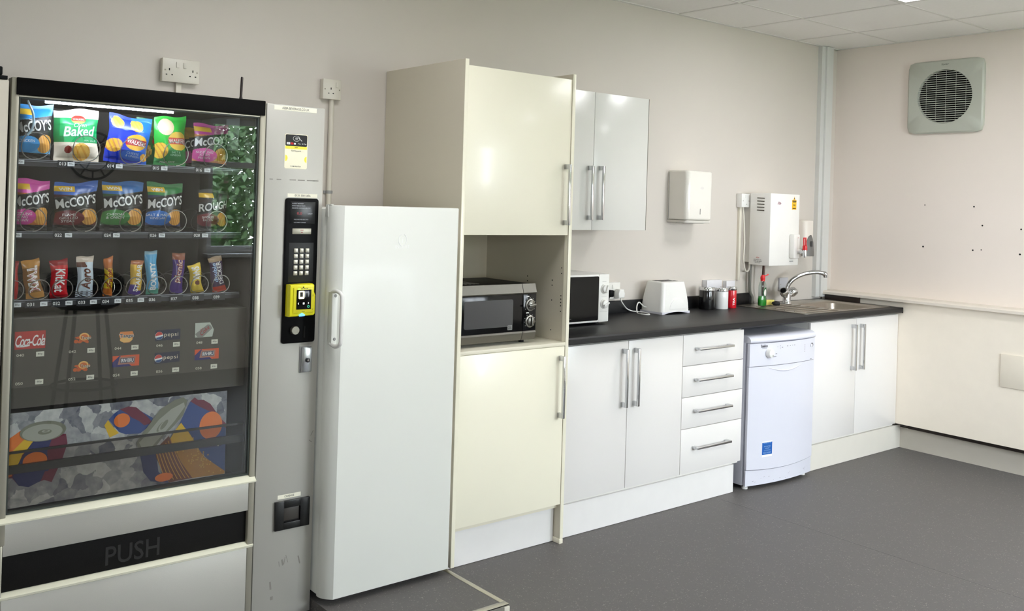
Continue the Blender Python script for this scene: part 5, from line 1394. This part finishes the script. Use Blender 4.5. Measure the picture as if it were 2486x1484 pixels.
bar('short yellow biscuit bar on the bar shelf', -1.722, -1.676, Z, 1.266, lambda u, v: 1 if el(u, v, .55, .36, .2, .08) else (2 if v < .07 else 0), [(240,208,72), (110,50,34), (190,160,40)],
    [('SNAX', .5, .68, 1.0, .62, W, -V, dict(bold=.03))], tilt=-.14, seed=29, th=.014)
bar('brown and blue nougat bar, rightmost on the bar shelf', -1.644, -1.594, Z, 1.292, lambda u, v: 2 if v < .16 else (1 if v > .86 else 0), [(70,50,86), (176,150,120), (206,70,48)],
    [('double', .30, .56, 1.35, .30, (186,214,250), V+.1, dict(bold=.02)), ('DECKER', .68, .54, 1.6, .40, W, V+.1, dict(bold=.02))], tilt=-.17, seed=30)

# neighbouring machine at the very left edge of the view
nb = empty('drinks_machine', (-2.85, -.3, 0), 'cream machine with black top just entering at the left edge', 'vending machine')
NC = M('cream machine', (206,198,182), .5)
obj('cabinet', MB().box(-3.35, -2.333, -.596, -.03, .012, 1.828, .004), NC, nb)
obj('top_cover', MB().box(-3.352, -2.352, -.60, -.05, 1.840, 1.866, .004).box(-3.352, -2.338, -.598, -.05, 1.8285, 1.8398, .001), BLACKP, nb)
for (x, y) in ((-3.3,-.5),(-2.38,-.5),(-3.3,-.08),(-2.38,-.08)): obj('foot', MB().cyl((x,y,.0004),(x,y,.014),.022,12), BLACKP, nb)
# ---------------------------------------------------------------- camera (a phone held about 1.5 m up, slight roll)
cd_ = bpy.data.cameras.new('camera'); cam = bpy.data.objects.new('camera', cd_); COL.objects.link(cam)
yaw, pit, rol = 0.6611, 0.0038, 0.0302
f_ = Vector((math.sin(yaw)*math.cos(pit), math.cos(yaw)*math.cos(pit), math.sin(pit)))
r0 = Vector((math.cos(yaw), -math.sin(yaw), 0)); u0 = r0.cross(f_)
r_ = r0*math.cos(rol) + u0*math.sin(rol); u_ = -r0*math.sin(rol) + u0*math.cos(rol)
mat = Matrix(((r_.x,u_.x,-f_.x,0),(r_.y,u_.y,-f_.y,0),(r_.z,u_.z,-f_.z,0),(0,0,0,1)))
mat.translation = Vector((-2.9262, -3.6106, 1.5109))
cam.matrix_world = mat
cd_.sensor_fit = 'HORIZONTAL'; cd_.sensor_width = 36; cd_.lens = 2260.03/2486*36
cd_.shift_x = (1243-1153.32)/2486; cd_.shift_y = (480.83-742)/2486
cd_.clip_start = .05
SC.camera = cam

# ---------------------------------------------------------------- daylight
wd = bpy.data.worlds.new('daylight'); SC.world = wd; wd.use_nodes = True
nt = wd.node_tree; bg = nt.nodes['Background']
tc = nt.nodes.new('ShaderNodeTexCoord'); sx = nt.nodes.new('ShaderNodeSeparateXYZ'); nt.links.new(tc.outputs['Generated'], sx.inputs[0])
cr = nt.nodes.new('ShaderNodeValToRGB'); nt.links.new(sx.outputs['Z'], cr.inputs[0])
cr.color_ramp.elements[0].position = 0; cr.color_ramp.elements[0].color = (.90,.94,1,1)
cr.color_ramp.elements[1].position = .7; cr.color_ramp.elements[1].color = (.80,.89,1,1)
nt.links.new(cr.outputs[0], bg.inputs['Color']); bg.inputs['Strength'].default_value = SKY_E
for WX0, WX1, mull in WINS:
    pd = bpy.data.lights.new('window_portal', 'AREA'); pd.shape = 'RECTANGLE'; pd.size = WX1-WX0; pd.size_y = WZ1-WZ0
    pd.cycles.is_portal = True
    po = bpy.data.objects.new('window_portal', pd); COL.objects.link(po); po.location = ((WX0+WX1)/2, YF-.10, (WZ0+WZ1)/2); po.rotation_euler = (PI/2, 0, 0)

sn = bpy.data.lights.new('sun', 'SUN'); sn.energy = 5; sn.angle = .01; sn.color = (1,.95,.86)
so = bpy.data.objects.new('sun', sn); COL.objects.link(so); so.rotation_euler = (math.radians(-38), 0, math.radians(20)); so.location = (0, 6, 9)
SC.cycles.use_denoising = True
SC.cycles.max_bounces = 8; SC.cycles.diffuse_bounces = 5; SC.cycles.glossy_bounces = 4; SC.cycles.transparent_max_bounces = 16; SC.cycles.transmission_bounces = 4
SC.cycles.caustics_reflective = False; SC.cycles.caustics_refractive = False
SC.cycles.sample_clamp_indirect = 6
vs_ = SC.view_settings; vs_.view_transform = 'Standard'; vs_.look = 'None'; vs_.gamma = 1; vs_.use_curve_mapping = False
vs_.exposure = EXPO
